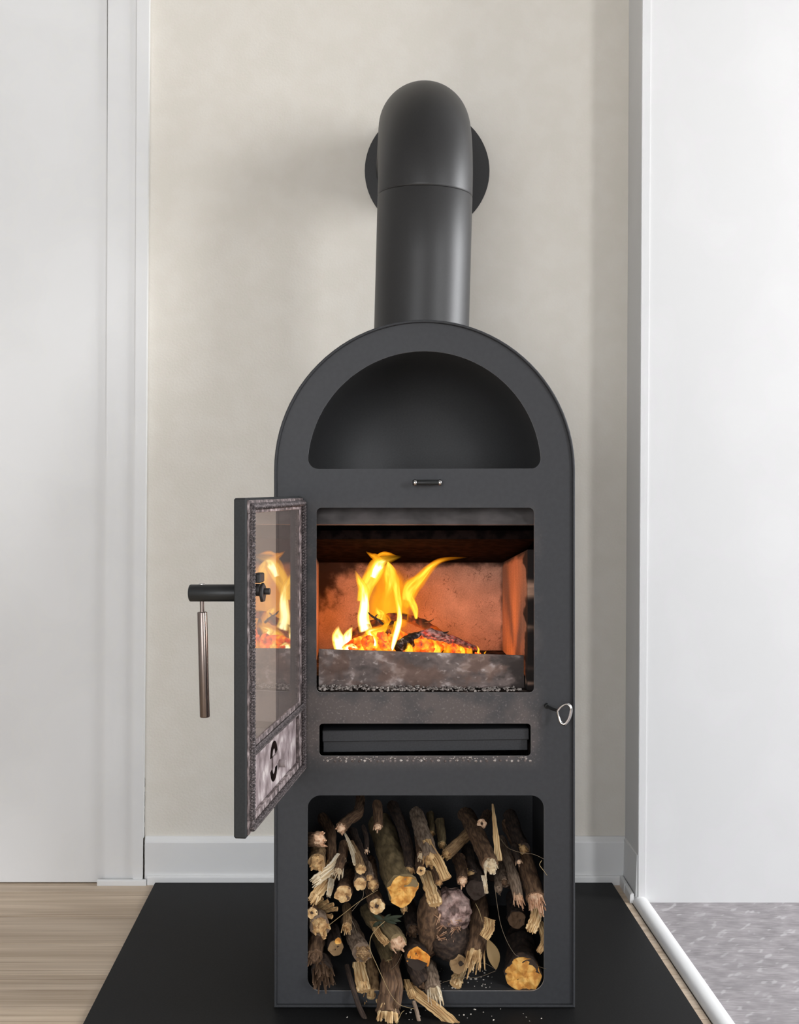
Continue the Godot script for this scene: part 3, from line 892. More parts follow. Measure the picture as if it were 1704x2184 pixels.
	# ash drawer behind the slot, hanging a little askew
	var tilt := Transform3D(Basis(Vector3(0, 0, 1), 0.011), Vector3(0, 0.4425, 0)) 
	st = begin()
	box(st, Vector3(-0.170, 0.003, -0.30), Vector3(0.176, 0.022, -0.012), 0.0012, lift * tilt)
	box(st, Vector3(-0.169, -0.016, -0.30), Vector3(0.1745, 0.0045, -0.020), 0.001, lift * tilt)
	put(st, "ash_drawer", M.stove_paint, stove)
	# weld beads under the slot
	for k in 34:
		st = begin()
		var x := -0.160 + k * 0.0102 + rng.randf_range(-0.0015, 0.0015)
		lump(st, lift * Vector3(x, 0.4148 + rng.randf_range(-0.0008, 0.0008), 0.0002), Vector3(0.0027, 0.0021, 0.0014), Basis(), 0.25, 0.08, k, 5, 7)
		put(st, "weld_bead", M.ashy_steel if k % 3 else M.ash, stove)
	# sill of ash dust below the slot
	# small bar handle under the niche
	var pull := thing("damper_pull", Vector3.ZERO, stove)
	st = begin()
	rod(st, lift * Vector3(-0.0205, 0.8780, 0.019), lift * Vector3(0.0275, 0.8780, 0.019), 0.0046, 20, 0.001)
	put(st, "bar", M.black_steel, pull)
	for x in [-0.0165, 0.0245]:
		st = begin()
		rod(st, lift * Vector3(x, 0.878, -0.001), lift * Vector3(x, 0.878, 0.0185), 0.0025, 12)
		rod(st, lift * Vector3(x - 0.0022, 0.878, 0.019), lift * Vector3(x + 0.0022, 0.878, 0.019), 0.0052, 18, 0.0006)
		put(st, "chrome_ferrule", M.chrome, pull)
	# chrome ring on the air control
	var air := thing("air_control", Vector3.ZERO, stove)
	st = begin()
	rod(st, lift * Vector3(0.2031, 0.5068, -0.006), lift * Vector3(0.2035, 0.5066, 0.008), 0.0042, 16, 0.001)
	tube(st, spline([lift * Vector3(0.2033, 0.5066, 0.004), lift * Vector3(0.2090, 0.5055, 0.022), lift * Vector3(0.2165, 0.5045, 0.034)], 10), [0.0030, 0.0029, 0.0028, 0.0027, 0.0026, 0.0025, 0.0025, 0.0025, 0.0025, 0.0025, 0.0025], 12)
	put(st, "stem", M.black_steel, air)
	st = begin()
	var loop := []
	for p in [[0.2160, 0.5035], [0.2215, 0.5115], [0.2300, 0.5160], [0.2360, 0.5125], [0.2370, 0.5030], [0.2335, 0.4915], [0.2275, 0.4835], [0.2215, 0.4850], [0.2180, 0.4935]]:
		loop.append(lift * Vector3(p[0], p[1], 0.034 + (p[0] - 0.216) * 0.25))
	loop.append(loop[0])
	var lp := spline(loop, 48)
	var lr := []
	for k in lp.size(): lr.append(0.0024 + 0.0010 * smoothstep(0.15, 0.4, float(k) / lp.size()) * smoothstep(0.95, 0.7, float(k) / lp.size()))
	tube(st, lp, lr, 10, null, true, 1.0, 1.0, Vector3(0, 0, 1), 0.75)
	put(st, "ring", M.chrome, air)
	build_door(stove, lift)

func build_door(stove: Node3D, lift: Transform3D) -> void:
	var a := deg_to_rad(8.4)
	var d := Vector3(-sin(a), 0, cos(a))
	var n := Vector3(cos(a), 0, sin(a))
	# own axes: x from hinge to free edge, y up, z away from the fire side
	var door := Node3D.new()
	door.transform = Transform3D(Basis(d, Vector3.UP, -n), lift * Vector3(-0.2025, 0.397, 0.006))
	hang(door, "door", stove)
	var w := 0.390
	var h := 0.4585
	var st := begin()
	for b in [[0.020, 0, w - 0.020, 0.016], [0.020, h - 0.016, w - 0.020, h], [0, 0, 0.0205, h], [w - 0.0205, 0, w, h]]:
		box(st, Vector3(b[0], b[1], 0.0015), Vector3(b[2], b[3], 0.019), 0.002)
	put(st, "door_case", M.stove_paint_darkened, door)
	st = begin()
	for b in [[0.004, 0.004, w - 0.004, 0.024], [0.004, h - 0.021, w - 0.004, h - 0.003], [0.004, 0.024, 0.034, h - 0.021], [w - 0.034, 0.024, w - 0.004, h - 0.021], [0.034, 0.102, w - 0.034, 0.124]]:
		box(st, Vector3(b[0], b[1], -0.0012), Vector3(b[2], b[3], 0.0045), 0.0008)
	for x in [0.085, 0.195, 0.305]:
		rod(st, Vector3(x, 0.113, -0.002), Vector3(x, 0.113, -0.0045), 0.005, 8)
	put(st, "lining_frame", M.door_lining, door)
	st = begin()
	box(st, Vector3(0.0205, 0.016, 0.0045), Vector3(w - 0.0205, 0.113, 0.0175), 0.0)
	put(st, "lower_panel", M.door_ash, door)
	# air vent in the lower panel: dark crescent sheets as slot shade, slider between
	for s in [1.0, -1.0]:
		st = begin()
		var p := PackedVector2Array()
		for k in 13:
			var t := lerpf(0.1, PI - 0.25, k / 12.0)
			p.append(Vector2(0.205 + s * 0.024 * cos(t), 0.064 + s * (0.006 + 0.024 * sin(t))))
		for k in 13:
			var t := lerpf(PI - 0.25, 0.1, k / 12.0)
			p.append(Vector2(0.205 + s * 0.012 * cos(t), 0.064 + s * (0.006 + 0.013 * sin(t))))
		slab(st, p, 0.0036, 0.0044)
		put(st, "vent_slot_shade", M.soot_black, door)
	st = begin()
	box(st, Vector3(0.192, 0.055, 0.0015), Vector3(0.218, 0.073, 0.0042), 0.001, Transform3D(Basis(), Vector3.ZERO))
	rod(st, Vector3(0.165, 0.052, -0.006), Vector3(0.165, 0.052, 0.0045), 0.006, 10, 0.001)
	put(st, "vent_slider", M.door_ash, door)
	st = begin()
	box(st, Vector3(0.0335, 0.1235, 0.0005), Vector3(w - 0.0335, h - 0.0205, 0.0042), 0.0)
	put(st, "glass", M.door_glass, door)
	# twisted sealing rope round the edge, on the bar and round the glass
	st = begin()
	var i := 0.0115
	for path in [[[i, i], [w - i, i], [w - i, h - i], [i, h - i], [i, i]], [[i, 0.113], [w - i, 0.113]]]:
		var pts := []
		for k in path.size() - 1:
			var p := Vector3(path[k][0], path[k][1], -0.004)
			var q := Vector3(path[k + 1][0], path[k + 1][1], -0.004)
			var m := int(p.distance_to(q) / 0.0008)
			for j in m: pts.append(p.lerp(q, float(j) / m))
		pts.append(Vector3(path[-1][0], path[-1][1], -0.004))
		var rr := []
		for k in pts.size(): rr.append(0.0048)
		tube(st, pts, rr, 12, func(t: float, s: float) -> float: return 0.88 + 0.15 * cos(2.0 * t - s * 1300.0), true, 1.0, 1.0, Vector3(0, 0, 1))
	put(st, "sealing_rope", M.rope, door)
	# latch on the fire side
	st = begin()
	rod(st, Vector3(0.362, 0.333, 0.004), Vector3(0.362, 0.333, -0.012), 0.0085, 18, 0.001)
	box(st, Vector3(0.348, 0.343, -0.014), Vector3(0.372, 0.356, -0.004), 0.0015)
	rod(st, Vector3(0.360, 0.329, -0.012), Vector3(0.360, 0.329, -0.0165), 0.0135, 7, 0.0012)
	rod(st, Vector3(0.360, 0.331, -0.0165), Vector3(0.360, 0.331, -0.0245), 0.0045, 10, 0.0008)
	put(st, "latch", M.dull_black, door)
	# handle: a black spindle with a steel rod hanging from it
	st = begin()
	var y := 0.3285
	rod(st, Vector3(0.362, y, 0.0185), Vector3(0.362, y - 0.001, 0.088), 0.0118, 32, 0.0016)
	put(st, "handle_spindle", M.black_steel, door)
	st = begin()
	rod(st, Vector3(0.362, y + 0.0100, 0.071), Vector3(0.362, y + 0.0124, 0.071), 0.0042, 16, 0.0006)
	put(st, "screw", M.chrome, door)
	st = begin()
	var top := Vector3(0.362, y - 0.009, 0.071)
	var lean := Vector3(0, -1, -0.026).normalized()
	rod(st, top, top + lean * 0.020, 0.0029, 16)
	rod(st, top + lean * 0.0175, top + lean * 0.1625, 0.0068, 28, 0.0012)
	put(st, "handle_rod", M.brushed_steel, door)
	# hinge knuckles
	for v in [0.06, 0.40]:
		st = begin()
		rod(st, Vector3(-0.004, v - 0.02, 0.010), Vector3(-0.004, v + 0.02, 0.010), 0.006, 16, 0.001)
		put(st, "hinge", M.stove_paint, door)

# ------------------------------------------------------------------ flue
func build_flue() -> void:
	var flue := thing("flue_pipe", Vector3(0.0049, 1.131, -0.2))
	tag(flue, "thick black flue pipe bending from the stove top into the wall", "flue pipe")
	var r := 0.0866
	# the upright leans slightly to the right
	var lean := Vector3(0.0262, 1.0, 0.0)
	var st := begin()
	var seam := 0.272
	tube(st, [lean * 0.0, lean * 0.15, lean * (seam - 0.003), lean * (seam - 0.001)], [r, r, r, r - 0.0012], 72)
	put(st, "upright_pipe", M.pipe_paint, flue)
	st = begin()
	var pts := [lean * (seam - 0.0005), lean * (seam + 0.0015)]
	var rad := [r - 0.0012, r]
	for k in range(0, 33):
		var t := PI / 2 * k / 32.0
		var c := 0.165
		pts.append(Vector3(lean.x * (seam + 0.002) + lean.x * sin(t) * c, seam + 0.002 + sin(t) * c, -c + cos(t) * c))
		rad.append(r)
	pts.append(Vector3(pts[-1].x, seam + 0.167, -0.458))
	rad.append(r)
	tube(st, pts, rad, 72)
	put(st, "elbow", M.pipe_paint, flue)
	st = begin()
	var q: Vector3 = pts[-1]
	rod(st, Vector3(q.x + 0.026, q.y - 0.0015, -0.4615), Vector3(q.x + 0.026, q.y - 0.0015, -0.4555), 0.1375, 72, 0.001)
	put(st, "wall_rosette", M.pipe_paint, flue)

# ------------------------------------------------------------------ fire
func flame(fire: Node3D, m: String, pts: Array, wid: Array, deep := 0.55) -> void:
	var p := spline(pts, 28)
	var w := spline(wid, 28)
	for k in w.size(): w[k] = maxf(w[k], 0.0004)
	var st := begin()
	tube_uv(st, p, w, 20, deep)
	put(st, "flame", M[m], fire)

func tube_uv(st: SurfaceTool, pts: Array, rads: Array, seg: int, squash: float) -> void:
	st.set_smooth_group(0)
	var rings := []
	for i in pts.size():
		var t: Vector3 = (pts[mini(i + 1, pts.size() - 1)] - pts[maxi(i - 1, 0)]).normalized()
		var side := Vector3(t.y, -t.x, 0).normalized()
		var back := t.cross(side).normalized()
		var ring := []
		for j in seg + 1:
			var a := TAU * (j % seg) / seg
			ring.append(pts[i] + side * cos(a) * rads[i] + back * sin(a) * rads[i] * squash)
		rings.append(ring)
	for i in pts.size() - 1:
		for j in seg:
			var a: Vector3 = rings[i][j]
			var c: Vector3 = rings[i + 1][j + 1]
			var v0 := float(i) / (pts.size() - 1)
			var v1 := float(i + 1) / (pts.size() - 1)
			quad(st, a, rings[i][j + 1], c, rings[i + 1][j], (a + c) / 2.0 - (pts[i] + pts[i + 1]) / 2.0, Vector2(float(j) / seg, v0), Vector2(float(j + 1) / seg, v0), Vector2(float(j + 1) / seg, v1), Vector2(float(j) / seg, v1))

# an added coal that hides a lamp giving the fire's light
func lamp_coal(at: Vector3, energy: float, seedv: int, label: String) -> void:
	var st := begin()
	lump(st, Vector3.ZERO, Vector3(0.021, 0.016, 0.017), Basis(Vector3.UP, seedv), 0.35, 0.09, seedv, 8, 11)
	var o := put(st, "coal", M.coal_hot)
	o.position = at
	tag(o, label, "coal")
	var l := OmniLight3D.new()
	l.light_color = Color(1.0, 0.57, 0.27)
	l.light_energy = energy
	l.light_size = 0.008
	l.omni_range = 6.0
	l.omni_attenuation = 2.0
	l.shadow_enabled = true
	l.name = "firelight"
	o.add_child(l, true)

func burning(called: String, pts: Array, rads: Array, m: String, label: String, seedv: int) -> Node3D:
	var o := thing(called)
	tag(o, label, "burning branch")
	var no := noise(60.0, seedv, 3)
	var st := begin()
	var p := spline(pts, 36)
	var r := spline(rads, 36)
	tube(st, p, r, 14, func(t: float, s: float) -> float: return 1.0 + 0.32 * no.get_noise_3d(cos(t) * 0.01, sin(t) * 0.01, s), true, 12.0, 1.0)
	put(st, "charred_wood", M[m], o)
	return o

func coal(at: Vector3, r: float, seedv: int) -> void:
	var st := begin()
	lump(st, Vector3.ZERO, Vector3(r * 1.3, r * 0.9, r), Basis(Vector3(0.3, 1, 0.2).normalized(), seedv * 1.7), 0.9, 0.09, seedv, 7, 9)
	var o := put(st, "coal", M.coal_hot)
	o.position = at
	tag(o, "glowing orange coal in the ember bed under the burning branches", "coal", "glowing coals of the ember bed")

func build_fire() -> void:
	var fire := thing("fire", Vector3.ZERO)
	tag(fire, "yellow and orange flames rising from the burning branches in the firebox", "fire")
	burning("burning_branch", [Vector3(-0.1465, 0.5770, -0.1700), Vector3(-0.1265, 0.5946, -0.1900), Vector3(-0.0967, 0.6138, -0.2000), Vector3(-0.0639, 0.6263, -0.2100), Vector3(-0.0390, 0.6321, -0.2200), Vector3(-0.0198, 0.6307, -0.2200)], [0.0049, 0.0071, 0.0082, 0.0087, 0.0082, 0.0060], "char_glowing", "charred branch arching over the left of the fire, burning from below", 201)
	burning("burning_branch", [Vector3(-0.0276, 0.6310, -0.2300), Vector3(-0.0001, 0.6214, -0.2300), Vector3(0.0241, 0.6101, -0.2200), Vector3(0.0454, 0.5976, -0.2100), Vector3(0.0718, 0.5852, -0.2000)], [0.0071, 0.0087, 0.0082, 0.0065, 0.0049], "char_glowing", "charred branch sloping down behind the ash-grey branch to the right", 202)
	burning("burning_branch", [Vector3(-0.0406, 0.5849, -0.1300), Vector3(-0.0283, 0.5929, -0.1400), Vector3(-0.0120, 0.5983, -0.1500), Vector3(0.0015, 0.6030, -0.1550)], [0.0098, 0.0109, 0.0109, 0.0092], "char_black", "short black charred stub with white ash cells pointing at the viewer", 203)
	burning("burning_branch", [Vector3(-0.0009, 0.6024, -0.1600), Vector3(0.0181, 0.6058, -0.1650), Vector3(0.0425, 0.5998, -0.1700), Vector3(0.0698, 0.5911, -0.1750), Vector3(0.1025, 0.5784, -0.1800)], [0.0092, 0.0098, 0.0092, 0.0076, 0.0043], "ash_branch", "ash-grey branch with a red-hot underside on the right of the fire", 204)
	burning("burning_branch", [Vector3(-0.1341, 0.5810, -0.1400), Vector3(-0.1130, 0.5943, -0.1500), Vector3(-0.0863, 0.5930, -0.1600), Vector3(-0.0543, 0.5850, -0.1600)], [0.0071, 0.0082, 0.0082, 0.0060], "coal_hot", "glowing branch low in the left of the fire under the arch", 205)
	burning("burning_branch", [Vector3(-0.0569, 0.5797, -0.1600), Vector3(-0.0580, 0.5971, -0.1700), Vector3(-0.0537, 0.6120, -0.1800), Vector3(-0.0478, 0.6233, -0.2000)], [0.0054, 0.0060, 0.0054, 0.0038], "char_glowing", "upright charred stick in the middle of the fire", 206)
	burning("burning_twig", [Vector3(-0.0645, 0.6215, -0.1800), Vector3(-0.0780, 0.6322, -0.1800), Vector3(-0.0861, 0.6376, -0.1800), Vector3(-0.0920, 0.6438, -0.1800)], [0.0024, 0.0022, 0.0019, 0.0008], "char_black", "thin black forked twig sticking up left from the arching branch", 207)
	burning("burning_twig", [Vector3(-0.0793, 0.6330, -0.1800), Vector3(-0.0780, 0.6370, -0.1780), Vector3(-0.0748, 0.6405, -0.1760)], [0.0014, 0.0014, 0.0005], "char_black", "short side shoot of the black forked twig", 208)
	burning("burning_twig", [Vector3(0.0126, 0.6222, -0.2100), Vector3(0.0199, 0.6238, -0.2050), Vector3(0.0283, 0.6293, -0.2000)], [0.0016, 0.0014, 0.0005], "char_black", "short black twig on top of the sloping charred branch", 209)
	burning("burning_twig", [Vector3(0.0372, 0.6073, -0.1700), Vector3(0.0462, 0.6084, -0.1650), Vector3(0.0525, 0.6112, -0.1600)], [0.0016, 0.0016, 0.0005], "char_black", "small black twig on top of the ash-grey branch", 210)
	coal(Vector3(-0.0108, 0.5675, -0.2274), 0.0071, 400)
	coal(Vector3(-0.0868, 0.5886, -0.1649), 0.0087, 401)
	coal(Vector3(-0.1235, 0.5560, -0.2364), 0.0108, 402)
	coal(Vector3(-0.1147, 0.5755, -0.1522), 0.0114, 403)
	coal(Vector3(-0.0567, 0.5658, -0.1928), 0.0093, 404)
	coal(Vector3(0.0027, 0.5947, -0.1092), 0.0122, 405)
	coal(Vector3(0.0100, 0.5814, -0.1165), 0.0121, 406)
	coal(Vector3(0.0314, 0.5727, -0.2174), 0.0088, 407)
	coal(Vector3(-0.0630, 0.5943, -0.1004), 0.0101, 408)
	coal(Vector3(-0.0766, 0.5564, -0.2126), 0.0095, 409)
	coal(Vector3(0.0583, 0.5821, -0.1790), 0.0105, 410)
	coal(Vector3(0.0026, 0.5780, -0.2314), 0.0084, 411)
	coal(Vector3(-0.0672, 0.6074, -0.1092), 0.0087, 412)
	coal(Vector3(-0.1366, 0.5713, -0.1063), 0.0114, 413)
	coal(Vector3(-0.0228, 0.5717, -0.2186), 0.0109, 414)
	coal(Vector3(-0.0556, 0.5871, -0.2132), 0.0097, 415)
	coal(Vector3(-0.1271, 0.5584, -0.2387), 0.0073, 416)
	coal(Vector3(0.0770, 0.5637, -0.1600), 0.0096, 417)
	coal(Vector3(-0.1200, 0.5657, -0.2323), 0.0080, 418)
	coal(Vector3(-0.0747, 0.5822, -0.1584), 0.0089, 419)
	coal(Vector3(0.0859, 0.5656, -0.1827), 0.0129, 420)
	coal(Vector3(0.0073, 0.5707, -0.2093), 0.0097, 421)
	coal(Vector3(-0.0763, 0.5732, -0.2356), 0.0085, 422)
	coal(Vector3(-0.1165, 0.5663, -0.2034), 0.0090, 423)
	coal(Vector3(-0.0534, 0.5608, -0.1836), 0.0124, 424)
	coal(Vector3(-0.0757, 0.5747, -0.2270), 0.0083, 425)
	coal(Vector3(-0.0560, 0.5935, -0.1480), 0.0118, 426)
	coal(Vector3(-0.0782, 0.5790, -0.1440), 0.0086, 427)
	coal(Vector3(-0.0499, 0.5641, -0.2008), 0.0108, 428)
	coal(Vector3(-0.1215, 0.5605, -0.2023), 0.0121, 429)
	coal(Vector3(0.0623, 0.5776, -0.1355), 0.0126, 430)
	coal(Vector3(-0.1186, 0.5823, -0.1173), 0.0077, 431)
	coal(Vector3(-0.0629, 0.5885, -0.1170), 0.0082, 432)
	coal(Vector3(0.0176, 0.5635, -0.1785), 0.0075, 433)
	coal(Vector3(-0.0097, 0.5652, -0.2206), 0.0092, 434)
	coal(Vector3(-0.0653, 0.5897, -0.1914), 0.0074, 435)
	coal(Vector3(-0.0464, 0.5678, -0.1964), 0.0084, 436)
	coal(Vector3(-0.0933, 0.5967, -0.1118), 0.0118, 437)
	coal(Vector3(0.1030, 0.5704, -0.1313), 0.0074, 438)
	coal(Vector3(-0.0008, 0.5637, -0.1730), 0.0077, 439)
	flame(fire, "flame_veil", [Vector3(-0.0577, 0.6023, -0.2400), Vector3(-0.0577, 0.6410, -0.2400), Vector3(-0.0591, 0.6798, -0.2400), Vector3(-0.0632, 0.7102, -0.2400), Vector3(-0.0632, 0.7323, -0.2400)], [0.0381, 0.0544, 0.0544, 0.0435, 0.0217], 0.12)
	flame(fire, "flame_orange", [Vector3(-0.0527, 0.6101, -0.2200), Vector3(-0.0527, 0.6458, -0.2200), Vector3(-0.0499, 0.6814, -0.2200), Vector3(-0.0582, 0.7116, -0.2200), Vector3(-0.0609, 0.7281, -0.2200)], [0.0326, 0.0408, 0.0326, 0.0245, 0.0109], 0.14)
	flame(fire, "flame_white", [Vector3(-0.1409, 0.5757, -0.1500), Vector3(-0.1443, 0.5943, -0.1500), Vector3(-0.1470, 0.6076, -0.1500), Vector3(-0.1454, 0.6240, -0.1500)], [0.0109, 0.0125, 0.0098, 0.0005], 0.55)
	flame(fire, "flame_white", [Vector3(-0.1356, 0.5750, -0.1550), Vector3(-0.1311, 0.5963, -0.1550), Vector3(-0.1263, 0.6096, -0.1550), Vector3(-0.1199, 0.6219, -0.1550)], [0.0092, 0.0092, 0.0065, 0.0005], 0.55)
	flame(fire, "flame_white", [Vector3(-0.1262, 0.5777, -0.1350), Vector3(-0.1222, 0.5869, -0.1350), Vector3(-0.1209, 0.5935, -0.1350)], [0.0163, 0.0136, 0.0011], 0.55)
	flame(fire, "flame_white", [Vector3(-0.0954, 0.6082, -0.1900), Vector3(-0.1008, 0.6298, -0.1900), Vector3(-0.0989, 0.6542, -0.1900), Vector3(-0.0989, 0.6731, -0.1900), Vector3(-0.1008, 0.6866, -0.1900), Vector3(-0.1076, 0.7029, -0.1900)], [0.0130, 0.0114, 0.0092, 0.0071, 0.0060, 0.0011], 0.55)
	flame(fire, "flame_yellow", [Vector3(-0.1008, 0.6618, -0.1950), Vector3(-0.1008, 0.6835, -0.1950), Vector3(-0.1089, 0.7025, -0.1950), Vector3(-0.1162, 0.7201, -0.1950)], [0.0120, 0.0109, 0.0060, 0.0005], 0.55)
	flame(fire, "flame_yellow", [Vector3(-0.1008, 0.6668, -0.2000), Vector3(-0.0940, 0.6913, -0.2000), Vector3(-0.0831, 0.7103, -0.2000), Vector3(-0.0736, 0.7266, -0.2000), Vector3(-0.0614, 0.7375, -0.2000), Vector3(-0.0287, 0.7440, -0.2000)], [0.0114, 0.0141, 0.0163, 0.0169, 0.0114, 0.0008], 0.55)
	flame(fire, "flame_white", [Vector3(-0.0832, 0.7052, -0.1950), Vector3(-0.0764, 0.7215, -0.1950), Vector3(-0.0696, 0.7310, -0.1950), Vector3(-0.0588, 0.7378, -0.1950)], [0.0071, 0.0098, 0.0092, 0.0016], 0.55)
	flame(fire, "flame_orange", [Vector3(-0.0694, 0.7290, -0.2050), Vector3(-0.0776, 0.7413, -0.2050), Vector3(-0.0858, 0.7459, -0.2050), Vector3(-0.0967, 0.7535, -0.2050)], [0.0098, 0.0076, 0.0043, 0.0005], 0.55)
	flame(fire, "flame_orange", [Vector3(-0.0748, 0.7451, -0.2100), Vector3(-0.0639, 0.7483, -0.2100), Vector3(-0.0529, 0.7478, -0.2100), Vector3(-0.0393, 0.7445, -0.2100)], [0.0022, 0.0043, 0.0033, 0.0005], 0.55)
	flame(fire, "flame_yellow", [Vector3(-0.0558, 0.7344, -0.2050), Vector3(-0.0514, 0.7154, -0.2050), Vector3(-0.0514, 0.6909, -0.2050), Vector3(-0.0612, 0.6609, -0.2050)], [0.0008, 0.0120, 0.0114, 0.0011], 0.55)
	flame(fire, "flame_white", [Vector3(-0.0511, 0.5818, -0.1200), Vector3(-0.0448, 0.6059, -0.1200), Vector3(-0.0380, 0.6321, -0.1200), Vector3(-0.0375, 0.6531, -0.1200), Vector3(-0.0409, 0.6714, -0.1200)], [0.0024, 0.0052, 0.0052, 0.0035, 0.0005], 0.55)
	flame(fire, "flame_yellow", [Vector3(-0.0354, 0.6363, -0.1800), Vector3(-0.0365, 0.6578, -0.1800), Vector3(-0.0403, 0.6794, -0.1800), Vector3(-0.0440, 0.7036, -0.1800), Vector3(-0.0537, 0.7333, -0.1800)], [0.0038, 0.0065, 0.0076, 0.0092, 0.0008], 0.55)
	flame(fire, "flame_yellow", [Vector3(-0.0037, 0.6287, -0.2000), Vector3(-0.0064, 0.6478, -0.2000), Vector3(-0.0157, 0.6668, -0.2000), Vector3(-0.0217, 0.6858, -0.2000), Vector3(-0.0195, 0.7103, -0.2000)], [0.0022, 0.0065, 0.0082, 0.0076, 0.0005], 0.55)
	flame(fire, "flame_yellow", [Vector3(-0.0219, 0.6614, -0.2000), Vector3(-0.0165, 0.6831, -0.2000), Vector3(-0.0043, 0.6967, -0.2000), Vector3(0.0099, 0.7116, -0.2000), Vector3(0.0229, 0.7260, -0.2000), Vector3(0.0392, 0.7353, -0.2000), Vector3(0.0582, 0.7396, -0.2000)], [0.0092, 0.0125, 0.0109, 0.0076, 0.0054, 0.0035, 0.0005], 0.55)
	flame(fire, "flame_orange", [Vector3(-0.0258, 0.6473, -0.2050), Vector3(-0.0122, 0.6854, -0.2050), Vector3(0.0014, 0.6990, -0.2050), Vector3(0.0205, 0.7208, -0.2050), Vector3(0.0450, 0.7372, -0.2050), Vector3(0.0940, 0.7421, -0.2050)], [0.0109, 0.0163, 0.0136, 0.0092, 0.0049, 0.0005], 0.55)
	flame(fire, "flame_yellow", [Vector3(-0.0799, 0.5823, -0.1400), Vector3(-0.0799, 0.5955, -0.1400), Vector3(-0.0865, 0.6061, -0.1400), Vector3(-0.0931, 0.6127, -0.1400), Vector3(-0.0812, 0.6177, -0.1400), Vector3(-0.0601, 0.6199, -0.1400)], [0.0054, 0.0060, 0.0060, 0.0054, 0.0043, 0.0005], 0.55)
	flame(fire, "flame_white", [Vector3(-0.0800, 0.5882, -0.1350), Vector3(-0.0818, 0.5988, -0.1350), Vector3(-0.0892, 0.6080, -0.1350), Vector3(-0.0892, 0.6152, -0.1350), Vector3(-0.0734, 0.6194, -0.1350)], [0.0027, 0.0035, 0.0035, 0.0030, 0.0005], 0.55)
	flame(fire, "flame_yellow", [Vector3(-0.0996, 0.5696, -0.1750), Vector3(-0.1009, 0.5831, -0.1750), Vector3(-0.0888, 0.5992, -0.1750), Vector3(-0.0646, 0.6126, -0.1750), Vector3(-0.0539, 0.6261, -0.1750)], [0.0109, 0.0136, 0.0125, 0.0109, 0.0008], 0.55)
	flame(fire, "flame_orange", [Vector3(-0.0753, 0.5689, -0.1800), Vector3(-0.0726, 0.5878, -0.1800), Vector3(-0.0645, 0.6040, -0.1800), Vector3(-0.0483, 0.6147, -0.1800), Vector3(-0.0430, 0.6255, -0.1800)], [0.0120, 0.0141, 0.0120, 0.0092, 0.0008], 0.55)
	flame(fire, "flame_yellow", [Vector3(-0.0695, 0.6287, -0.2000), Vector3(-0.0681, 0.6369, -0.2000), Vector3(-0.0749, 0.6450, -0.2000), Vector3(-0.0777, 0.6532, -0.2000)], [0.0082, 0.0087, 0.0054, 0.0008], 0.55)
	flame(fire, "flame_orange", [Vector3(-0.0559, 0.6124, -0.2000), Vector3(-0.0600, 0.6287, -0.2000), Vector3(-0.0695, 0.6396, -0.2000), Vector3(-0.0777, 0.6505, -0.2000)], [0.0109, 0.0098, 0.0065, 0.0008], 0.55)
	flame(fire, "flame_yellow", [Vector3(-0.0208, 0.5757, -0.1300), Vector3(-0.0193, 0.5863, -0.1300), Vector3(-0.0235, 0.5968, -0.1300)], [0.0092, 0.0065, 0.0005], 0.55)
	flame(fire, "flame_orange", [Vector3(0.0108, 0.5757, -0.1300), Vector3(0.0123, 0.5876, -0.1300), Vector3(0.0144, 0.5994, -0.1300)], [0.0098, 0.0068, 0.0005], 0.55)
	flame(fire, "flame_yellow", [Vector3(0.0266, 0.5757, -0.1300), Vector3(0.0281, 0.5863, -0.1300), Vector3(0.0239, 0.5968, -0.1300)], [0.0109, 0.0076, 0.0005], 0.55)
	flame(fire, "flame_orange", [Vector3(0.0476, 0.5744, -0.1300), Vector3(0.0492, 0.5836, -0.1300), Vector3(0.0513, 0.5928, -0.1300)], [0.0098, 0.0068, 0.0005], 0.55)
	flame(fire, "flame_yellow", [Vector3(0.0713, 0.5744, -0.1300), Vector3(0.0729, 0.5827, -0.1300), Vector3(0.0687, 0.5910, -0.1300)], [0.0092, 0.0065, 0.0005], 0.55)
	flame(fire, "flame_orange", [Vector3(0.0871, 0.5744, -0.1300), Vector3(0.0887, 0.5810, -0.1300), Vector3(0.0908, 0.5876, -0.1300)], [0.0060, 0.0042, 0.0005], 0.55)
	flame(fire, "flame_yellow", [Vector3(0.1016, 0.5757, -0.1300), Vector3(0.1032, 0.5834, -0.1300), Vector3(0.0990, 0.5910, -0.1300)], [0.0024, 0.0017, 0.0005], 0.55)
	flame(fire, "flame_orange", [Vector3(0.1134, 0.5757, -0.1300), Vector3(0.1150, 0.5781, -0.1300), Vector3(0.1171, 0.5805, -0.1300)], [0.0016, 0.0011, 0.0005], 0.55)
	flame(fire, "flame_yellow", [Vector3(-0.1024, 0.5784, -0.1300), Vector3(-0.1009, 0.5876, -0.1300), Vector3(-0.1051, 0.5968, -0.1300)], [0.0092, 0.0065, 0.0005], 0.55)
	flame(fire, "flame_orange", [Vector3(-0.0709, 0.5784, -0.1300), Vector3(-0.0693, 0.5889, -0.1300), Vector3(-0.0672, 0.5994, -0.1300)], [0.0082, 0.0057, 0.0005], 0.55)
	lamp_coal(Vector3(-0.1076, 0.5803, -0.1650), 0.034, 611, "added coal hiding a lamp, under the white flames at the left of the fire")
	lamp_coal(Vector3(-0.0384, 0.5954, -0.1950), 0.022, 612, "added coal hiding a lamp, behind the upright charred stick in the fire")
	lamp_coal(Vector3(0.0277, 0.5811, -0.1900), 0.022, 613, "added coal hiding a lamp, behind the ash-grey branch on the right of the fire")

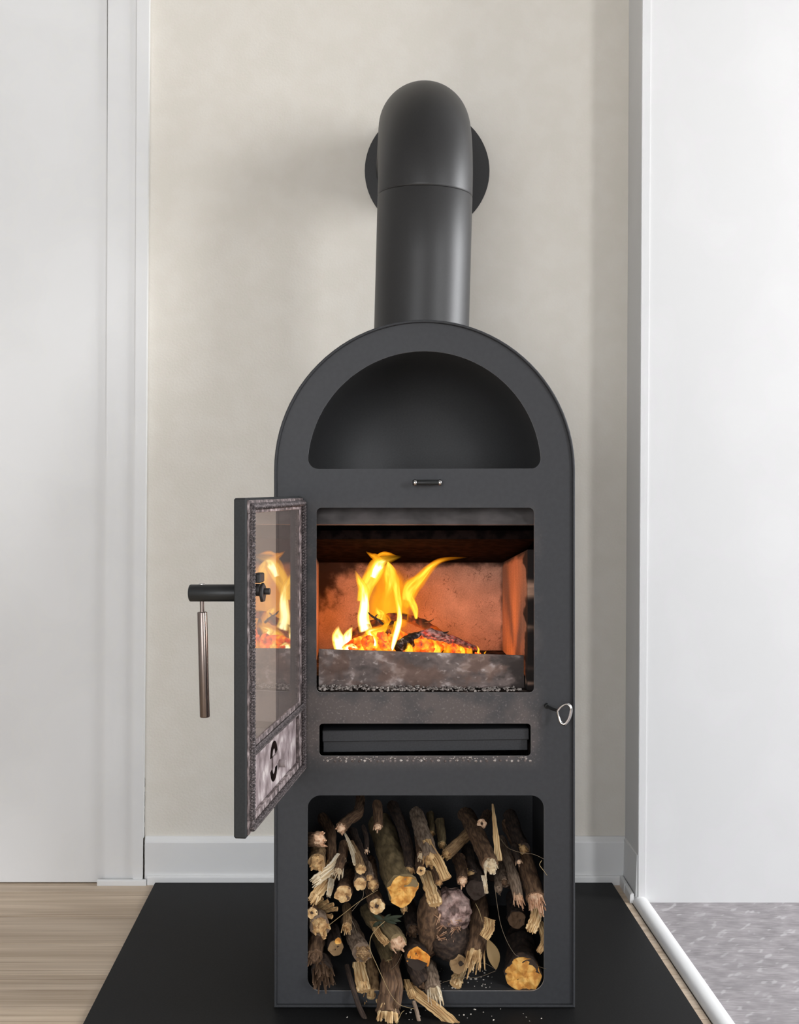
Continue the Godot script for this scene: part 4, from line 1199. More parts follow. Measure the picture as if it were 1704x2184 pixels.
# ------------------------------------------------------------------ firewood
func splinters(st: SurfaceTool, at: Vector3, d: Vector3, r: float, n: int, long: float, seedv: int) -> void:
	var g := RandomNumberGenerator.new()
	g.seed = seedv
	var s := d.cross(Vector3.UP if absf(d.y) < 0.9 else Vector3.RIGHT).normalized()
	var t := d.cross(s)
	for k in n:
		var a := TAU * k / n * 2.4 + g.randf()
		var q := r * sqrt((k + 0.5) / n) * 0.86
		var c := at + (s * cos(a) + t * sin(a)) * q - d * 0.012
		var l := long * g.randf_range(0.25, 1.0) + 0.012
		var wd := r * g.randf_range(0.30, 0.62) * sqrt(5.0 / (n + 4.0))
		var th := wd * g.randf_range(0.4, 0.8)
		var x := (s * cos(a + PI / 2) + t * sin(a + PI / 2)) 
		var y := d.cross(x)
		var tip := c + d * l + (s * cos(a) + t * sin(a)) * l * g.randf_range(-0.1, 0.25)
		var e := g.randf_range(0.15, 0.6)
		block(st, [c - x * wd - y * th, c + x * wd - y * th, c + x * wd + y * th, c - x * wd + y * th, tip - x * wd * e - y * th * 0.4, tip + x * wd * e * 0.6 - y * th * 0.4, tip + x * wd * e * 0.6 + y * th * 0.2, tip - x * wd * e + y * th * 0.2])

# one stick of firewood from its visible end (path[0]) to its hidden end
func stick(called: String, label: String, bark: String, wood: String, end: String, path: Array, ra: float, rb: float, seedv: int, category := "firewood") -> Node3D:
	var o := thing(called, path[0])
	tag(o, label, category, "firewood stacked in the niche under the fire")
	var pts := []
	for p in path: pts.append(p - path[0])
	var full := spline(pts, 30)
	var no := noise(1.0, seedv, 3)
	var rads := []
	for k in full.size():
		var t := float(k) / (full.size() - 1)
		rads.append(lerpf(ra, rb, t) * (1.0 + 0.10 * no.get_noise_1d(k * 0.16)))
	var d: Vector3 = (full[0] - full[2]).normalized()
	var rough := func(t: float, s: float) -> float: return 1.0 + 0.22 * no.get_noise_3d(cos(t) * 0.9, sin(t) * 0.9, s * 14.0) + 0.07 * no.get_noise_3d(cos(t) * 4.0, sin(t) * 4.0, s * 50.0)
	var st := begin()
	tube(st, full, rads, 22, rough, true, 3.0, 1.0)
	put(st, "bark", M[bark], o)
	if end == "cut" or end == "hollow" or end == "half":
		# a sawn face, uneven, standing a hair out of the bark
		st = begin()
		var fr := frames(full)
		var tip := Vector2(no.get_noise_1d(11.0), no.get_noise_1d(23.0)) * 0.55
		st.set_smooth_group(0)
		var rings := []
		var steps := [0.0, 0.2, 0.42, 0.64, 0.84, 0.97]
		for s in steps:
			var ring := []
			for j in 25:
				var a := TAU * (j % 24) / 24.0
				var edge: float = rads[0] * rough.call(a, 0.0) * (1.0 + 0.10 * no.get_noise_2d(cos(a) * 6.0, sin(a) * 6.0))
				var dip: float = 0.16 * no.get_noise_3d(cos(a) * s * 2.2, sin(a) * s * 2.2, 7.0) * ra + 0.05 * ra * no.get_noise_3d(cos(a) * s * 9.0, sin(a) * s * 9.0, 3.0)
				var rim := ra * 0.10 * (1.0 - pow(s, 4.0))
				if end == "hollow" and s < 0.4: rim = -ra * 0.35 * (1.0 - s * 2.5)
				ring.append(full[0] + (fr[0][1] * cos(a) + fr[0][2] * sin(a)) * edge * s + d * (rim + dip * 2.6 + tip.dot(Vector2(cos(a), sin(a))) * s * ra + 0.0006 + tip.length() * ra * s * s))
			rings.append(ring)
		for i in steps.size() - 1:
			for j in 24:
				if end == "half" and j > 6 and j < 18 and (i < 4 or (j > 7 and j < 17)): continue
				quad(st, rings[i][j], rings[i][j + 1], rings[i + 1][j + 1], rings[i + 1][j], d)
		put(st, "sawn_face", M[wood], o)
		if end == "hollow":
			st = begin()
			lump(st, full[0] + d * 0.0002, Vector3(ra * 0.24, ra * 0.20, ra * 0.12), Basis(), 0.5, 0.1, seedv, 6, 9)
			put(st, "rotten_pith", M.bark_dark, o)
	elif end == "broken":
		st = begin()
		lump(st, full[0] - d * ra * 0.15, Vector3(ra, ra, ra) * 0.78, Basis(), 0.55, 0.13, seedv, 8, 11)
		splinters(st, full[0] + d * ra * 0.2, d, ra * 0.95, 12, ra * 0.9, seedv)
		put(st, "broken_end", M[wood], o)
	elif end == "frayed":
		st = begin()
		lump(st, full[0] - d * ra * 0.15, Vector3(ra, ra, ra) * 0.72, Basis(), 0.5, 0.13, seedv, 8, 11)
		splinters(st, full[0], d, ra, 30, ra * 2.4, seedv)
		put(st, "frayed_end", M[wood], o)
	return o

# a piece split lengthwise: bark on its back, bare wood in front with a few raised fibres
func split(called: String, label: String, bark: String, wood: String, path: Array, wa: float, wb: float, seedv: int, jag := 0.6) -> Node3D:
	var o := thing(called, path[0])
	tag(o, label, "firewood", "firewood stacked in the niche under the fire")
	var g := RandomNumberGenerator.new()
	g.seed = seedv
	var pts := []
	for p in path: pts.append(p - path[0])
	var full := spline(pts, 24)
	var no := noise(1.0, seedv, 3)
	var eye := Vector3(-0.11, 0.85, 2.0)
	var back := begin()
	var face := begin()
	back.set_smooth_group(0)
	var rows := []
	for k in full.size():
		var t: Vector3 = (full[mini(k + 1, full.size() - 1)] - full[maxi(k - 1, 0)]).normalized()
		var up: Vector3 = (eye - path[0]).normalized().lerp(Vector3(0.25, 0.5, 0.6).normalized(), 0.5)
		up = (up - t * up.dot(t)).normalized()
		var s := t.cross(up)
		var f := float(k) / (full.size() - 1)
		var w := lerpf(wa, wb, f) * (1.0 + 0.22 * no.get_noise_1d(k * 0.3))
		var row := []
		# seven points over the split face, then five round the back
		for j in 7:
			var x := lerpf(-1.0, 1.0, j / 6.0)
			var hgt := w * (0.10 * no.get_noise_2d(j * 3.0, k * 0.12) + 0.5 * no.get_noise_1d(j * 5.3 + seedv)) * (1.0 - absf(x) * 0.5)
			row.append(full[k] + s * x * w + up * hgt)
		for j in 5:
			var a := PI * (j + 1) / 6.0
			row.append(full[k] + s * cos(a) * w - up * sin(a) * w * 0.7)
		rows.append(row)
	face.set_smooth_group(-1)
	for k in full.size() - 1:
		var mid: Vector3 = (full[k] + full[k + 1]) / 2.0
		for j in 12:
			var l := (j + 1) % 12
			var st := face if j < 6 else back
			var c: Vector3 = (rows[k][j] + rows[k + 1][l]) / 2.0
			var out := c - mid
			if j < 6: out = (eye - path[0])
			quad(st, rows[k][j], rows[k][l], rows[k + 1][l], rows[k + 1][j], out, Vector2(j / 12.0, k * 0.02), Vector2((j + 1) / 12.0, k * 0.02), Vector2((j + 1) / 12.0, k * 0.02 + 0.02), Vector2(j / 12.0, k * 0.02 + 0.02))
	for e in [0, full.size() - 1]:
		var out: Vector3 = full[e] - full[1 if e == 0 else full.size() - 2]
		for j in 12: tri(face, full[e], rows[e][j], rows[e][(j + 1) % 12], out)
	var d: Vector3 = (full[0] - full[1]).normalized()
	put(back, "bark", M[bark], o)
	put(face, "split_face", M[wood.replace("wood", "grain")], o)
	if jag > 0.0:
		var torn := begin()
		splinters(torn, full[0], d, wa * 0.8, 9, wa * jag, seedv)
		put(torn, "torn_fibres", M[wood], o)
	return o

func stalk(label: String, pts: Array, r: float, m: String, called := "grass_stalk") -> void:
	var st := begin()
	var p := spline(pts, 30)
	var rr := []
	for k in p.size(): rr.append(r * lerpf(1.0, 0.55, float(k) / p.size()))
	tube(st, p, rr, 6)
	tag(put(st, called, M[m]), label, "grass stalk")

func leaf(st: SurfaceTool, base: Vector3, tip: Vector3, w: float, curl: float) -> void:
	var d := tip - base
	var s := d.cross(Vector3(0.1, 0.4, 0.9)).normalized()
	var n := s.cross(d).normalized()
	st.set_smooth_group(0)
	var rows := []
	for k in 9:
		var t := k / 8.0
		var ww := w * pow(sin(PI * clampf(t, 0.02, 0.98)), 0.8)
		var c := base + d * t + n * curl * sin(PI * t)
		rows.append([c - s * ww + n * ww * 0.5, c, c + s * ww + n * ww * 0.5])
	for side in [0.0, 0.0006]:
		for k in 8:
			for j in 2:
				quad(st, rows[k][j] + n * side, rows[k][j + 1] + n * side, rows[k + 1][j + 1] + n * side, rows[k + 1][j] + n * side, n * (1.0 if side > 0.0 else -1.0))

# the bulky root at the centre of the stack: grey-pink torn flesh above, dark earthy bark below
func root_ball(at: Vector3) -> void:
	var o := thing("root", at)
	tag(o, "big lumpy root with torn grey-pink flesh above and dark bark below", "root", "firewood stacked in the niche under the fire")
	var st := begin()
	lump(st, Vector3(0.013, 0.020, 0.0), Vector3(0.034, 0.036, 0.038), Basis(Vector3(0, 0, 1), 0.2), 0.22, 0.16, 501, 22, 30)
	put(st, "torn_flesh", M.root_flesh, o)
	st = begin()
	lump(st, Vector3(0.010, -0.028, 0.002), Vector3(0.035, 0.035, 0.041), Basis(Vector3(0, 0, 1), -0.2), 0.22, 0.2, 502, 22, 30)
	put(st, "earthy_bark", M.bark_dark, o)
	st = begin()
	lump(st, Vector3(-0.021, 0.002, -0.002), Vector3(0.024, 0.060, 0.035), Basis(Vector3(0, 0, 1), -0.06), 0.25, 0.15, 503, 22, 24)
	put(st, "root_side", M.bark_brown, o)
	var g := RandomNumberGenerator.new()
	g.seed = 77
	st = begin()
	for k in 30:
		var c := Vector3(g.randf_range(-0.012, 0.026), g.randf_range(-0.018, 0.026), 0.032 + g.randf() * 0.008)
		splinters(st, c, Vector3(g.randf_range(-0.6, 0.8), g.randf_range(-0.9, 0.6), 0.6).normalized(), 0.0022, 2, 0.010, k)
	put(st, "torn_fibres", M.wood_pink, o)

func build_firewood() -> void:
	stick("firewood_log", "thick olive-barked log with a round amber sawn end, in the middle of the stack", "bark_olive", "wood_amber", "cut", [Vector3(-0.0355, 0.1952, -0.0200), Vector3(-0.0458, 0.2032, -0.0900), Vector3(-0.0561, 0.2151, -0.1900), Vector3(-0.0655, 0.2281, -0.2900)], 0.0265, 0.0225, 1)
	stick("firewood_log", "thick dark log with a ragged amber sawn end, lower right corner of the niche", "bark_dark", "wood_amber", "cut", [Vector3(0.1663, 0.0528, -0.0150), Vector3(0.1753, 0.0521, -0.1000), Vector3(0.1833, 0.0491, -0.2000)], 0.0295, 0.0237, 2)
	stick("firewood_log", "half-hidden dark log with a flat brown end above the ragged amber log", "bark_dark", "bark_brown", "cut", [Vector3(0.1670, 0.1157, -0.1000), Vector3(0.1753, 0.1103, -0.1800), Vector3(0.1816, 0.1030, -0.2500)], 0.0155, 0.0150, 3)
	stick("firewood_log", "dark stub log hanging above the torn branch right of the root", "bark_dark", "bark_dark", "cut", [Vector3(0.0912, 0.1828, -0.0500), Vector3(0.0954, 0.1807, -0.1200), Vector3(0.0963, 0.1796, -0.2000)], 0.0165, 0.0145, 4)
	stick("branch", "short stub with a round reddish chewed-looking end, at the left edge below the top corner", "bark_brown", "wood_pink", "broken", [Vector3(-0.1756, 0.2816, -0.0100), Vector3(-0.1870, 0.2748, -0.0300), Vector3(-0.1962, 0.2658, -0.0700)], 0.0125, 0.0110, 5)
	stick("branch", "dark branch leaning in from the upper left with a ragged pinkish tip", "bark_brown", "wood_pink", "broken", [Vector3(-0.1401, 0.2777, -0.0900), Vector3(-0.1261, 0.2815, -0.1300), Vector3(-0.1103, 0.2827, -0.1700), Vector3(-0.1060, 0.2892, -0.2500)], 0.0100, 0.0090, 6)
	stick("branch", "stubby branch pointing down with a pale pinkish chewed tip, above the thick olive log", "bark_brown", "wood_pink", "broken", [Vector3(-0.0752, 0.2719, -0.1200), Vector3(-0.0742, 0.2827, -0.1500), Vector3(-0.0756, 0.2936, -0.1900)], 0.0080, 0.0090, 7)
	stick("branch", "long dark branch running down along the right side of the thick olive log", "bark_dark", "wood_tan", "broken", [Vector3(-0.0229, 0.2158, -0.0500), Vector3(-0.0217, 0.2305, -0.1200), Vector3(-0.0311, 0.2502, -0.2100), Vector3(-0.0448, 0.2623, -0.3000)], 0.0100, 0.0105, 8)
	stick("branch", "brown branch with a bare ribbed lower half, right of the round reddish stub", "bark_brown", "wood_tan", "frayed", [Vector3(-0.1566, 0.2259, -0.0500), Vector3(-0.1564, 0.2394, -0.0900), Vector3(-0.1608, 0.2562, -0.1500), Vector3(-0.1758, 0.2639, -0.2100)], 0.0085, 0.0100, 9)
	split("wood_splinter", "white split splinter with a sharp upper point, leaning left of the thick log", "bark_brown", "wood_white", [Vector3(-0.1117, 0.2346, -0.0300), Vector3(-0.1219, 0.2490, -0.0750), Vector3(-0.1344, 0.2648, -0.1100)], 0.0075, 0.0012, 10, 0.00)
	stick("branch", "slim stick with a slanted smooth pale tip under the white splinter", "bark_tan", "wood_tan", "cut", [Vector3(-0.1059, 0.2274, -0.0250), Vector3(-0.1117, 0.2356, -0.0600), Vector3(-0.1234, 0.2439, -0.1100)], 0.0090, 0.0075, 11)
	stick("branch", "thin dark reddish twig hanging left of the thick olive log", "bark_dark", "wood_pink", "broken", [Vector3(-0.0956, 0.2352, -0.1000), Vector3(-0.0952, 0.2457, -0.1400), Vector3(-0.1008, 0.2558, -0.1800)], 0.0042, 0.0037, 12)
	stick("branch", "brown branch hidden behind the white splinter", "bark_dark", "wood_tan", "broken", [Vector3(-0.1000, 0.2001, -0.1000), Vector3(-0.1103, 0.2186, -0.1600), Vector3(-0.1213, 0.2281, -0.2400)], 0.0110, 0.0100, 13)
	stick("branch", "knotty pale-brown branch end with a hollow, at the left edge below the reddish stub", "bark_tan", "wood_tan", "broken", [Vector3(-0.1799, 0.2402, -0.0200), Vector3(-0.1795, 0.2402, -0.0700), Vector3(-0.1788, 0.2381, -0.1300)], 0.0145, 0.0125, 14)
	split("split_wood", "large pale torn slab slanting from upper right to lower left, left side of the niche", "bark_tan", "wood_white", [Vector3(-0.1839, 0.2091, -0.0120), Vector3(-0.1667, 0.2202, -0.0200), Vector3(-0.1506, 0.2296, -0.0300), Vector3(-0.1372, 0.2381, -0.0600)], 0.0085, 0.0105, 15, 0.90)
	stick("branch", "short broken branch with white splinters, right of the large torn slab", "bark_brown", "wood_white", "frayed", [Vector3(-0.1434, 0.2252, -0.0200), Vector3(-0.1396, 0.2310, -0.0500), Vector3(-0.1339, 0.2410, -0.1200)], 0.0075, 0.0090, 16)
	split("split_wood", "pale torn piece with an orange heart, left edge at mid height", "bark_tan", "wood_pale", [Vector3(-0.1870, 0.1781, -0.0080), Vector3(-0.1767, 0.1902, -0.0200), Vector3(-0.1634, 0.2013, -0.0400), Vector3(-0.1565, 0.2018, -0.0700)], 0.0095, 0.0100, 17, 0.90)
	split("split_wood", "slim pale torn fork right of the piece with the orange heart", "bark_tan", "wood_white", [Vector3(-0.1598, 0.1857, -0.0150), Vector3(-0.1568, 0.1961, -0.0250), Vector3(-0.1555, 0.2031, -0.0500)], 0.0040, 0.0060, 18, 0.80)
	split("wood_splinter", "uppermost flat splinter of the fan beside the small pale ring, left edge", "bark_brown", "wood_tan", [Vector3(-0.1707, 0.1756, -0.0300), Vector3(-0.1838, 0.1610, -0.0450), Vector3(-0.1958, 0.1451, -0.0600)], 0.0035, 0.0040, 20, 0.20)
	split("wood_splinter", "second flat splinter from the top of the fan, left edge", "bark_brown", "wood_tan", [Vector3(-0.1618, 0.1720, -0.0260), Vector3(-0.1748, 0.1598, -0.0410), Vector3(-0.1867, 0.1460, -0.0560)], 0.0035, 0.0040, 21, 0.20)
	split("wood_splinter", "third flat splinter from the top of the fan, left edge", "bark_brown", "wood_tan", [Vector3(-0.1525, 0.1683, -0.0220), Vector3(-0.1654, 0.1587, -0.0370), Vector3(-0.1772, 0.1469, -0.0520)], 0.0035, 0.0040, 22, 0.20)
	split("wood_splinter", "fourth flat splinter from the top of the fan, left edge", "bark_brown", "wood_tan", [Vector3(-0.1459, 0.1622, -0.0180), Vector3(-0.1587, 0.1550, -0.0330), Vector3(-0.1704, 0.1452, -0.0480)], 0.0035, 0.0040, 23, 0.20)
	split("wood_splinter", "lowest flat splinter of the fan, left edge", "bark_brown", "wood_tan", [Vector3(-0.1541, 0.1504, -0.0140), Vector3(-0.1669, 0.1456, -0.0290), Vector3(-0.1787, 0.1378, -0.0440)], 0.0035, 0.0040, 24, 0.20)
	stick("branch", "slim stick with a small pale ring-shaped sawn end, at the left edge", "bark_brown", "wood_pale", "hollow", [Vector3(-0.1875, 0.1589, -0.0080), Vector3(-0.1881, 0.1515, -0.0600), Vector3(-0.1877, 0.1414, -0.1200)], 0.0092, 0.0085, 26)
	stick("branch", "knotted branch end covered in small bumps, below the small pale ring", "bark_grey", "wood_tan", "broken", [Vector3(-0.1737, 0.1381, -0.0050), Vector3(-0.1782, 0.1392, -0.0300), Vector3(-0.1824, 0.1318, -0.0800)], 0.0175, 0.0155, 27)
	stick("branch", "branch with a round pale-brown sawn end, between the slabs and the notched ring", "bark_brown", "wood_tan", "cut", [Vector3(-0.1349, 0.1879, -0.0150), Vector3(-0.1310, 0.1832, -0.0800), Vector3(-0.1264, 0.1750, -0.1800)], 0.0145, 0.0137, 28)
	stick("branch", "left half of a pair of knobbly branch ends, under the white splinter", "bark_grey", "wood_tan", "cut", [Vector3(-0.1067, 0.2040, -0.0200), Vector3(-0.1052, 0.1987, -0.0800), Vector3(-0.1049, 0.1888, -0.1700)], 0.0110, 0.0110, 29)
	stick("branch", "right half of a pair of knobbly branch ends, under the white splinter", "bark_brown", "wood_tan", "broken", [Vector3(-0.0854, 0.1999, -0.0250), Vector3(-0.0872, 0.1961, -0.0800), Vector3(-0.0888, 0.1942, -0.1700)], 0.0100, 0.0110, 30)
	stick("branch", "small knob of branch on top of the pair of knobbly ends", "bark_grey", "wood_tan", "broken", [Vector3(-0.0908, 0.2095, -0.0300), Vector3(-0.0920, 0.2082, -0.0700), Vector3(-0.0947, 0.2074, -0.1100)], 0.0075, 0.0075, 31)
	stick("branch", "slim branch with a notched pale ring-shaped end, left below the thick log", "bark_brown", "wood_pale", "hollow", [Vector3(-0.0792, 0.1714, -0.0050), Vector3(-0.0824, 0.1668, -0.0600), Vector3(-0.0865, 0.1558, -0.1400)], 0.0135, 0.0120, 32)
	stick("branch", "broken upright branch with long pale splinters, below the round pale-brown end", "bark_tan", "wood_pale", "frayed", [Vector3(-0.1289, 0.1351, -0.0100), Vector3(-0.1286, 0.1382, -0.0400), Vector3(-0.1306, 0.1378, -0.1000)], 0.0075, 0.0075, 33)
	stick("branch", "smooth grey-brown branch with a chewed pale stump, left of the long grass stalk", "bark_grey", "bark_tan", "broken", [Vector3(-0.1035, 0.0954, 0.0000), Vector3(-0.1092, 0.0928, -0.0400), Vector3(-0.1194, 0.0947, -0.0900), Vector3(-0.1289, 0.0940, -0.1500)], 0.0155, 0.0140, 34)
	stick("branch", "very small branch with a bright orange sawn tip, left side", "bark_dark", "wood_amber", "cut", [Vector3(-0.1441, 0.1107, -0.0120), Vector3(-0.1473, 0.1044, -0.0600), Vector3(-0.1508, 0.0978, -0.1100)], 0.0057, 0.0065, 35)
	stick("branch", "dark branch with a pale lower rim behind the small orange tip", "bark_dark", "bark_tan", "cut", [Vector3(-0.1483, 0.0890, -0.0400), Vector3(-0.1532, 0.0833, -0.1000), Vector3(-0.1572, 0.0762, -0.1700)], 0.0135, 0.0140, 36)
	stick("bark_chunk", "folded chunk of brown bark at the lower left edge", "bark_brown", "bark_brown", "broken", [Vector3(-0.1838, 0.0841, -0.0100), Vector3(-0.1823, 0.0928, -0.0400), Vector3(-0.1789, 0.0921, -0.0900)], 0.0135, 0.0155, 37)
	stick("root_tuft", "dark fibrous root end in the lower left corner", "bark_dark", "bark_brown", "frayed", [Vector3(-0.1703, 0.0585, -0.0150), Vector3(-0.1725, 0.0586, -0.0500), Vector3(-0.1759, 0.0470, -0.1200)], 0.0180, 0.0155, 38)
	stick("branch", "thin dark root hanging below the fibrous root end", "bark_dark", "bark_brown", "broken", [Vector3(-0.1540, 0.0406, -0.0100), Vector3(-0.1567, 0.0503, -0.0200), Vector3(-0.1611, 0.0535, -0.0500)], 0.0035, 0.0045, 39)
	split("split_wood", "pale ribbed slab below the grey-brown chewed stump", "bark_tan", "wood_pale", [Vector3(-0.1006, 0.0380, 0.0120), Vector3(-0.1043, 0.0488, -0.0050), Vector3(-0.1099, 0.0611, -0.0500)], 0.0120, 0.0105, 40, 0.15)
	stick("branch", "dark hollow branch with a ragged end behind the pale ribbed slab", "bark_tan", "wood_tan", "broken", [Vector3(-0.0881, 0.0240, -0.0050), Vector3(-0.0890, 0.0342, -0.0350), Vector3(-0.0936, 0.0404, -0.0900)], 0.0140, 0.0145, 41)
	stick("stalk", "long thin dark stick hanging out of the niche at the lower left", "bark_dark", "bark_brown", "broken", [Vector3(-0.0955, -0.0014, 0.0500), Vector3(-0.1081, 0.0166, 0.0300), Vector3(-0.1203, 0.0426, 0.0040), Vector3(-0.1294, 0.0535, -0.0500)], 0.0042, 0.0045, 42)
	stick("branch", "yellow-green mossy branch with a torn pinkish end, left of the root", "bark_olive", "wood_pink", "broken", [Vector3(-0.0445, 0.1078, -0.0100), Vector3(-0.0597, 0.1144, -0.0500), Vector3(-0.0817, 0.1109, -0.1100), Vector3(-0.0942, 0.1057, -0.1700)], 0.0155, 0.0140, 43)
	split("split_wood", "yellow-brown strip hanging from the mossy branch", "bark_olive", "wood_tan", [Vector3(-0.0634, 0.1115, 0.0000), Vector3(-0.0767, 0.1203, -0.0200), Vector3(-0.0849, 0.1260, -0.0600)], 0.0065, 0.0065, 44, 0.30)
	stick("branch", "dark smooth branch below the mossy branch", "bark_olive", "wood_tan", "broken", [Vector3(-0.0549, 0.0574, -0.0400), Vector3(-0.0613, 0.0611, -0.0900), Vector3(-0.0703, 0.0638, -0.1600)], 0.0125, 0.0140, 45)
	stick("peeled_log", "long brown peeled log with fibrous lower end sticking out onto the hearth", "bark_brown", "wood_pale", "frayed", [Vector3(-0.0625, 0.0125, 0.0430), Vector3(-0.0602, 0.0304, 0.0280), Vector3(-0.0580, 0.0491, 0.0080), Vector3(-0.0574, 0.0547, -0.0600)], 0.0190, 0.0140, 46)
	split("split_wood", "long pale torn fibre on the front of the peeled log", "bark_tan", "wood_pale", [Vector3(-0.0604, -0.0046, 0.0700), Vector3(-0.0574, 0.0203, 0.0500), Vector3(-0.0539, 0.0410, 0.0300)], 0.0055, 0.0035, 47, 0.80)
	stick("branch", "forked brown stick lying on the top of the peeled log", "bark_brown", "bark_brown", "broken", [Vector3(-0.0477, 0.0267, 0.0480), Vector3(-0.0432, 0.0499, 0.0220), Vector3(-0.0480, 0.0628, -0.0200), Vector3(-0.0416, 0.0700, -0.0600)], 0.0060, 0.0070, 48)
	stick("branch", "branch with a crescent-shaped bright orange face, left below the root", "bark_dark", "wood_orange", "half", [Vector3(-0.0120, 0.0855, 0.0000), Vector3(-0.0141, 0.0814, -0.0500), Vector3(-0.0160, 0.0759, -0.1200)], 0.0190, 0.0165, 49)
	stick("branch", "dark branch bending down under the orange crescent", "bark_dark", "bark_brown", "broken", [Vector3(0.0015, 0.0369, -0.0100), Vector3(-0.0100, 0.0513, -0.0300), Vector3(-0.0152, 0.0495, -0.0800)], 0.0150, 0.0145, 50)
	stick("branch", "grey-pink stump with a torn white foot, under the root", "bark_grey", "wood_white", "frayed", [Vector3(0.0150, 0.0348, 0.0120), Vector3(0.0130, 0.0448, -0.0150), Vector3(0.0119, 0.0496, -0.0600)], 0.0130, 0.0120, 51)
	split("split_wood", "long flat pale grooved strip sticking out to the lower right onto the hearth", "bark_tan", "wood_tan", [Vector3(0.0461, 0.0029, 0.0680), Vector3(0.0204, 0.0169, 0.0420), Vector3(-0.0100, 0.0320, 0.0200), Vector3(-0.0280, 0.0353, -0.0200)], 0.0100, 0.0090, 52, 0.00)
	split("split_wood", "short flat strip above the start of the long grooved strip", "bark_tan", "wood_tan", [Vector3(-0.0199, 0.0303, 0.0220), Vector3(-0.0254, 0.0393, 0.0080), Vector3(-0.0292, 0.0428, -0.0200)], 0.0070, 0.0055, 53, 0.20)
	stick("stick", "thin pale grey stick standing at the bottom beside the peeled log", "bark_grey", "wood_pale", "broken", [Vector3(-0.0101, -0.0042, 0.0600), Vector3(-0.0149, 0.0158, 0.0450), Vector3(-0.0191, 0.0264, 0.0300)], 0.0032, 0.0030, 54)
	stick("branch", "branch with a split pale face reaching down to the right, above the root", "bark_grey", "wood_tan", "broken", [Vector3(0.0138, 0.2361, -0.0500), Vector3(0.0091, 0.2468, -0.1000), Vector3(0.0024, 0.2559, -0.1700), Vector3(-0.0018, 0.2614, -0.2500)], 0.0145, 0.0125, 55)
	split("split_wood", "long olive-tan split stick with a rounded tip, above the root", "bark_olive", "wood_tan", [Vector3(0.0371, 0.2131, -0.0150), Vector3(0.0255, 0.2356, -0.0350), Vector3(0.0144, 0.2483, -0.0600), Vector3(0.0082, 0.2590, -0.0850)], 0.0100, 0.0075, 56, 0.00)
	stick("branch", "thin brown branch just right of the split stick above the root", "bark_brown", "wood_tan", "broken", [Vector3(0.0271, 0.1988, -0.0400), Vector3(0.0208, 0.2064, -0.0800), Vector3(0.0140, 0.2140, -0.1400)], 0.0065, 0.0075, 57)
	split("split_wood", "square-ended pale slab of split wood resting on the root", "bark_tan", "wood_pale", [Vector3(0.0184, 0.1788, 0.0050), Vector3(0.0120, 0.1927, -0.0200), Vector3(0.0043, 0.2095, -0.0700)], 0.0120, 0.0100, 58, 0.25)
	stick("branch", "small branch with a curled ring-shaped end above the square-ended slab", "bark_brown", "wood_pale", "hollow", [Vector3(-0.0037, 0.2226, -0.0300), Vector3(-0.0044, 0.2187, -0.0900), Vector3(-0.0040, 0.2163, -0.1500)], 0.0080, 0.0090, 59)
	stick("branch", "short broken piece with a white chewed end left of the split branch", "bark_brown", "wood_white", "broken", [Vector3(-0.0014, 0.2381, -0.0600), Vector3(-0.0003, 0.2387, -0.1100), Vector3(0.0002, 0.2396, -0.1800)], 0.0085, 0.0090, 60)
	stick("branch", "faint branch far back in the upper middle", "bark_olive", "wood_tan", "broken", [Vector3(0.0243, 0.2367, -0.2000), Vector3(0.0268, 0.2419, -0.2400), Vector3(0.0270, 0.2479, -0.2900)], 0.0065, 0.0070, 61)
	stick("branch", "dark branch far back with a curled pale tip, right of the upper middle", "bark_olive", "wood_pale", "broken", [Vector3(0.0391, 0.2338, -0.1400), Vector3(0.0413, 0.2395, -0.1900), Vector3(0.0427, 0.2447, -0.2500)], 0.0075, 0.0085, 62)
	stick("branch", "bare tan branch lying diagonally in the upper middle", "bark_tan", "wood_tan", "broken", [Vector3(0.0441, 0.2287, -0.1000), Vector3(0.0635, 0.2368, -0.1300), Vector3(0.0904, 0.2437, -0.1800)], 0.0095, 0.0100, 63)
	stick("branch", "thick brown branch with a white chewed end, upper right of the middle", "bark_brown", "wood_white", "broken", [Vector3(0.1120, 0.2352, -0.0200), Vector3(0.1054, 0.2472, -0.0900), Vector3(0.0985, 0.2531, -0.1800), Vector3(0.0931, 0.2533, -0.2700)], 0.0145, 0.0145, 64)
	split("wood_splinter", "tall thin pale splinter standing upright near the top right", "bark_tan", "wood_pale", [Vector3(0.1292, 0.2336, -0.0500), Vector3(0.1278, 0.2670, -0.0750), Vector3(0.1272, 0.2936, -0.1000), Vector3(0.1269, 0.3123, -0.1200)], 0.0067, 0.0017, 65, 0.00)
	stick("branch", "short stub with a small reddish ring-shaped end, top right of the middle", "bark_brown", "wood_pink", "hollow", [Vector3(0.1108, 0.2689, -0.1500), Vector3(0.1198, 0.2639, -0.1900), Vector3(0.1305, 0.2613, -0.2400)], 0.0090, 0.0085, 66)
	stick("branch", "small branch with a reddish torn end, above the root on its right", "bark_brown", "wood_pink", "broken", [Vector3(0.0667, 0.2025, -0.0400), Vector3(0.0705, 0.2032, -0.0900), Vector3(0.0699, 0.2026, -0.1600)], 0.0090, 0.0115, 67)
	stick("branch", "broad dark branch behind the reddish torn end", "bark_dark", "wood_tan", "broken", [Vector3(0.0870, 0.1923, -0.1000), Vector3(0.0909, 0.1942, -0.1700), Vector3(0.0946, 0.1949, -0.2400)], 0.0110, 0.0120, 68)
	split("wood_splinter", "small curled pale sliver hanging under the white chewed end", "bark_tan", "wood_white", [Vector3(0.1052, 0.1894, -0.0150), Vector3(0.1032, 0.2052, -0.0200), Vector3(0.1018, 0.2146, -0.0300)], 0.0030, 0.0050, 69, 0.40)
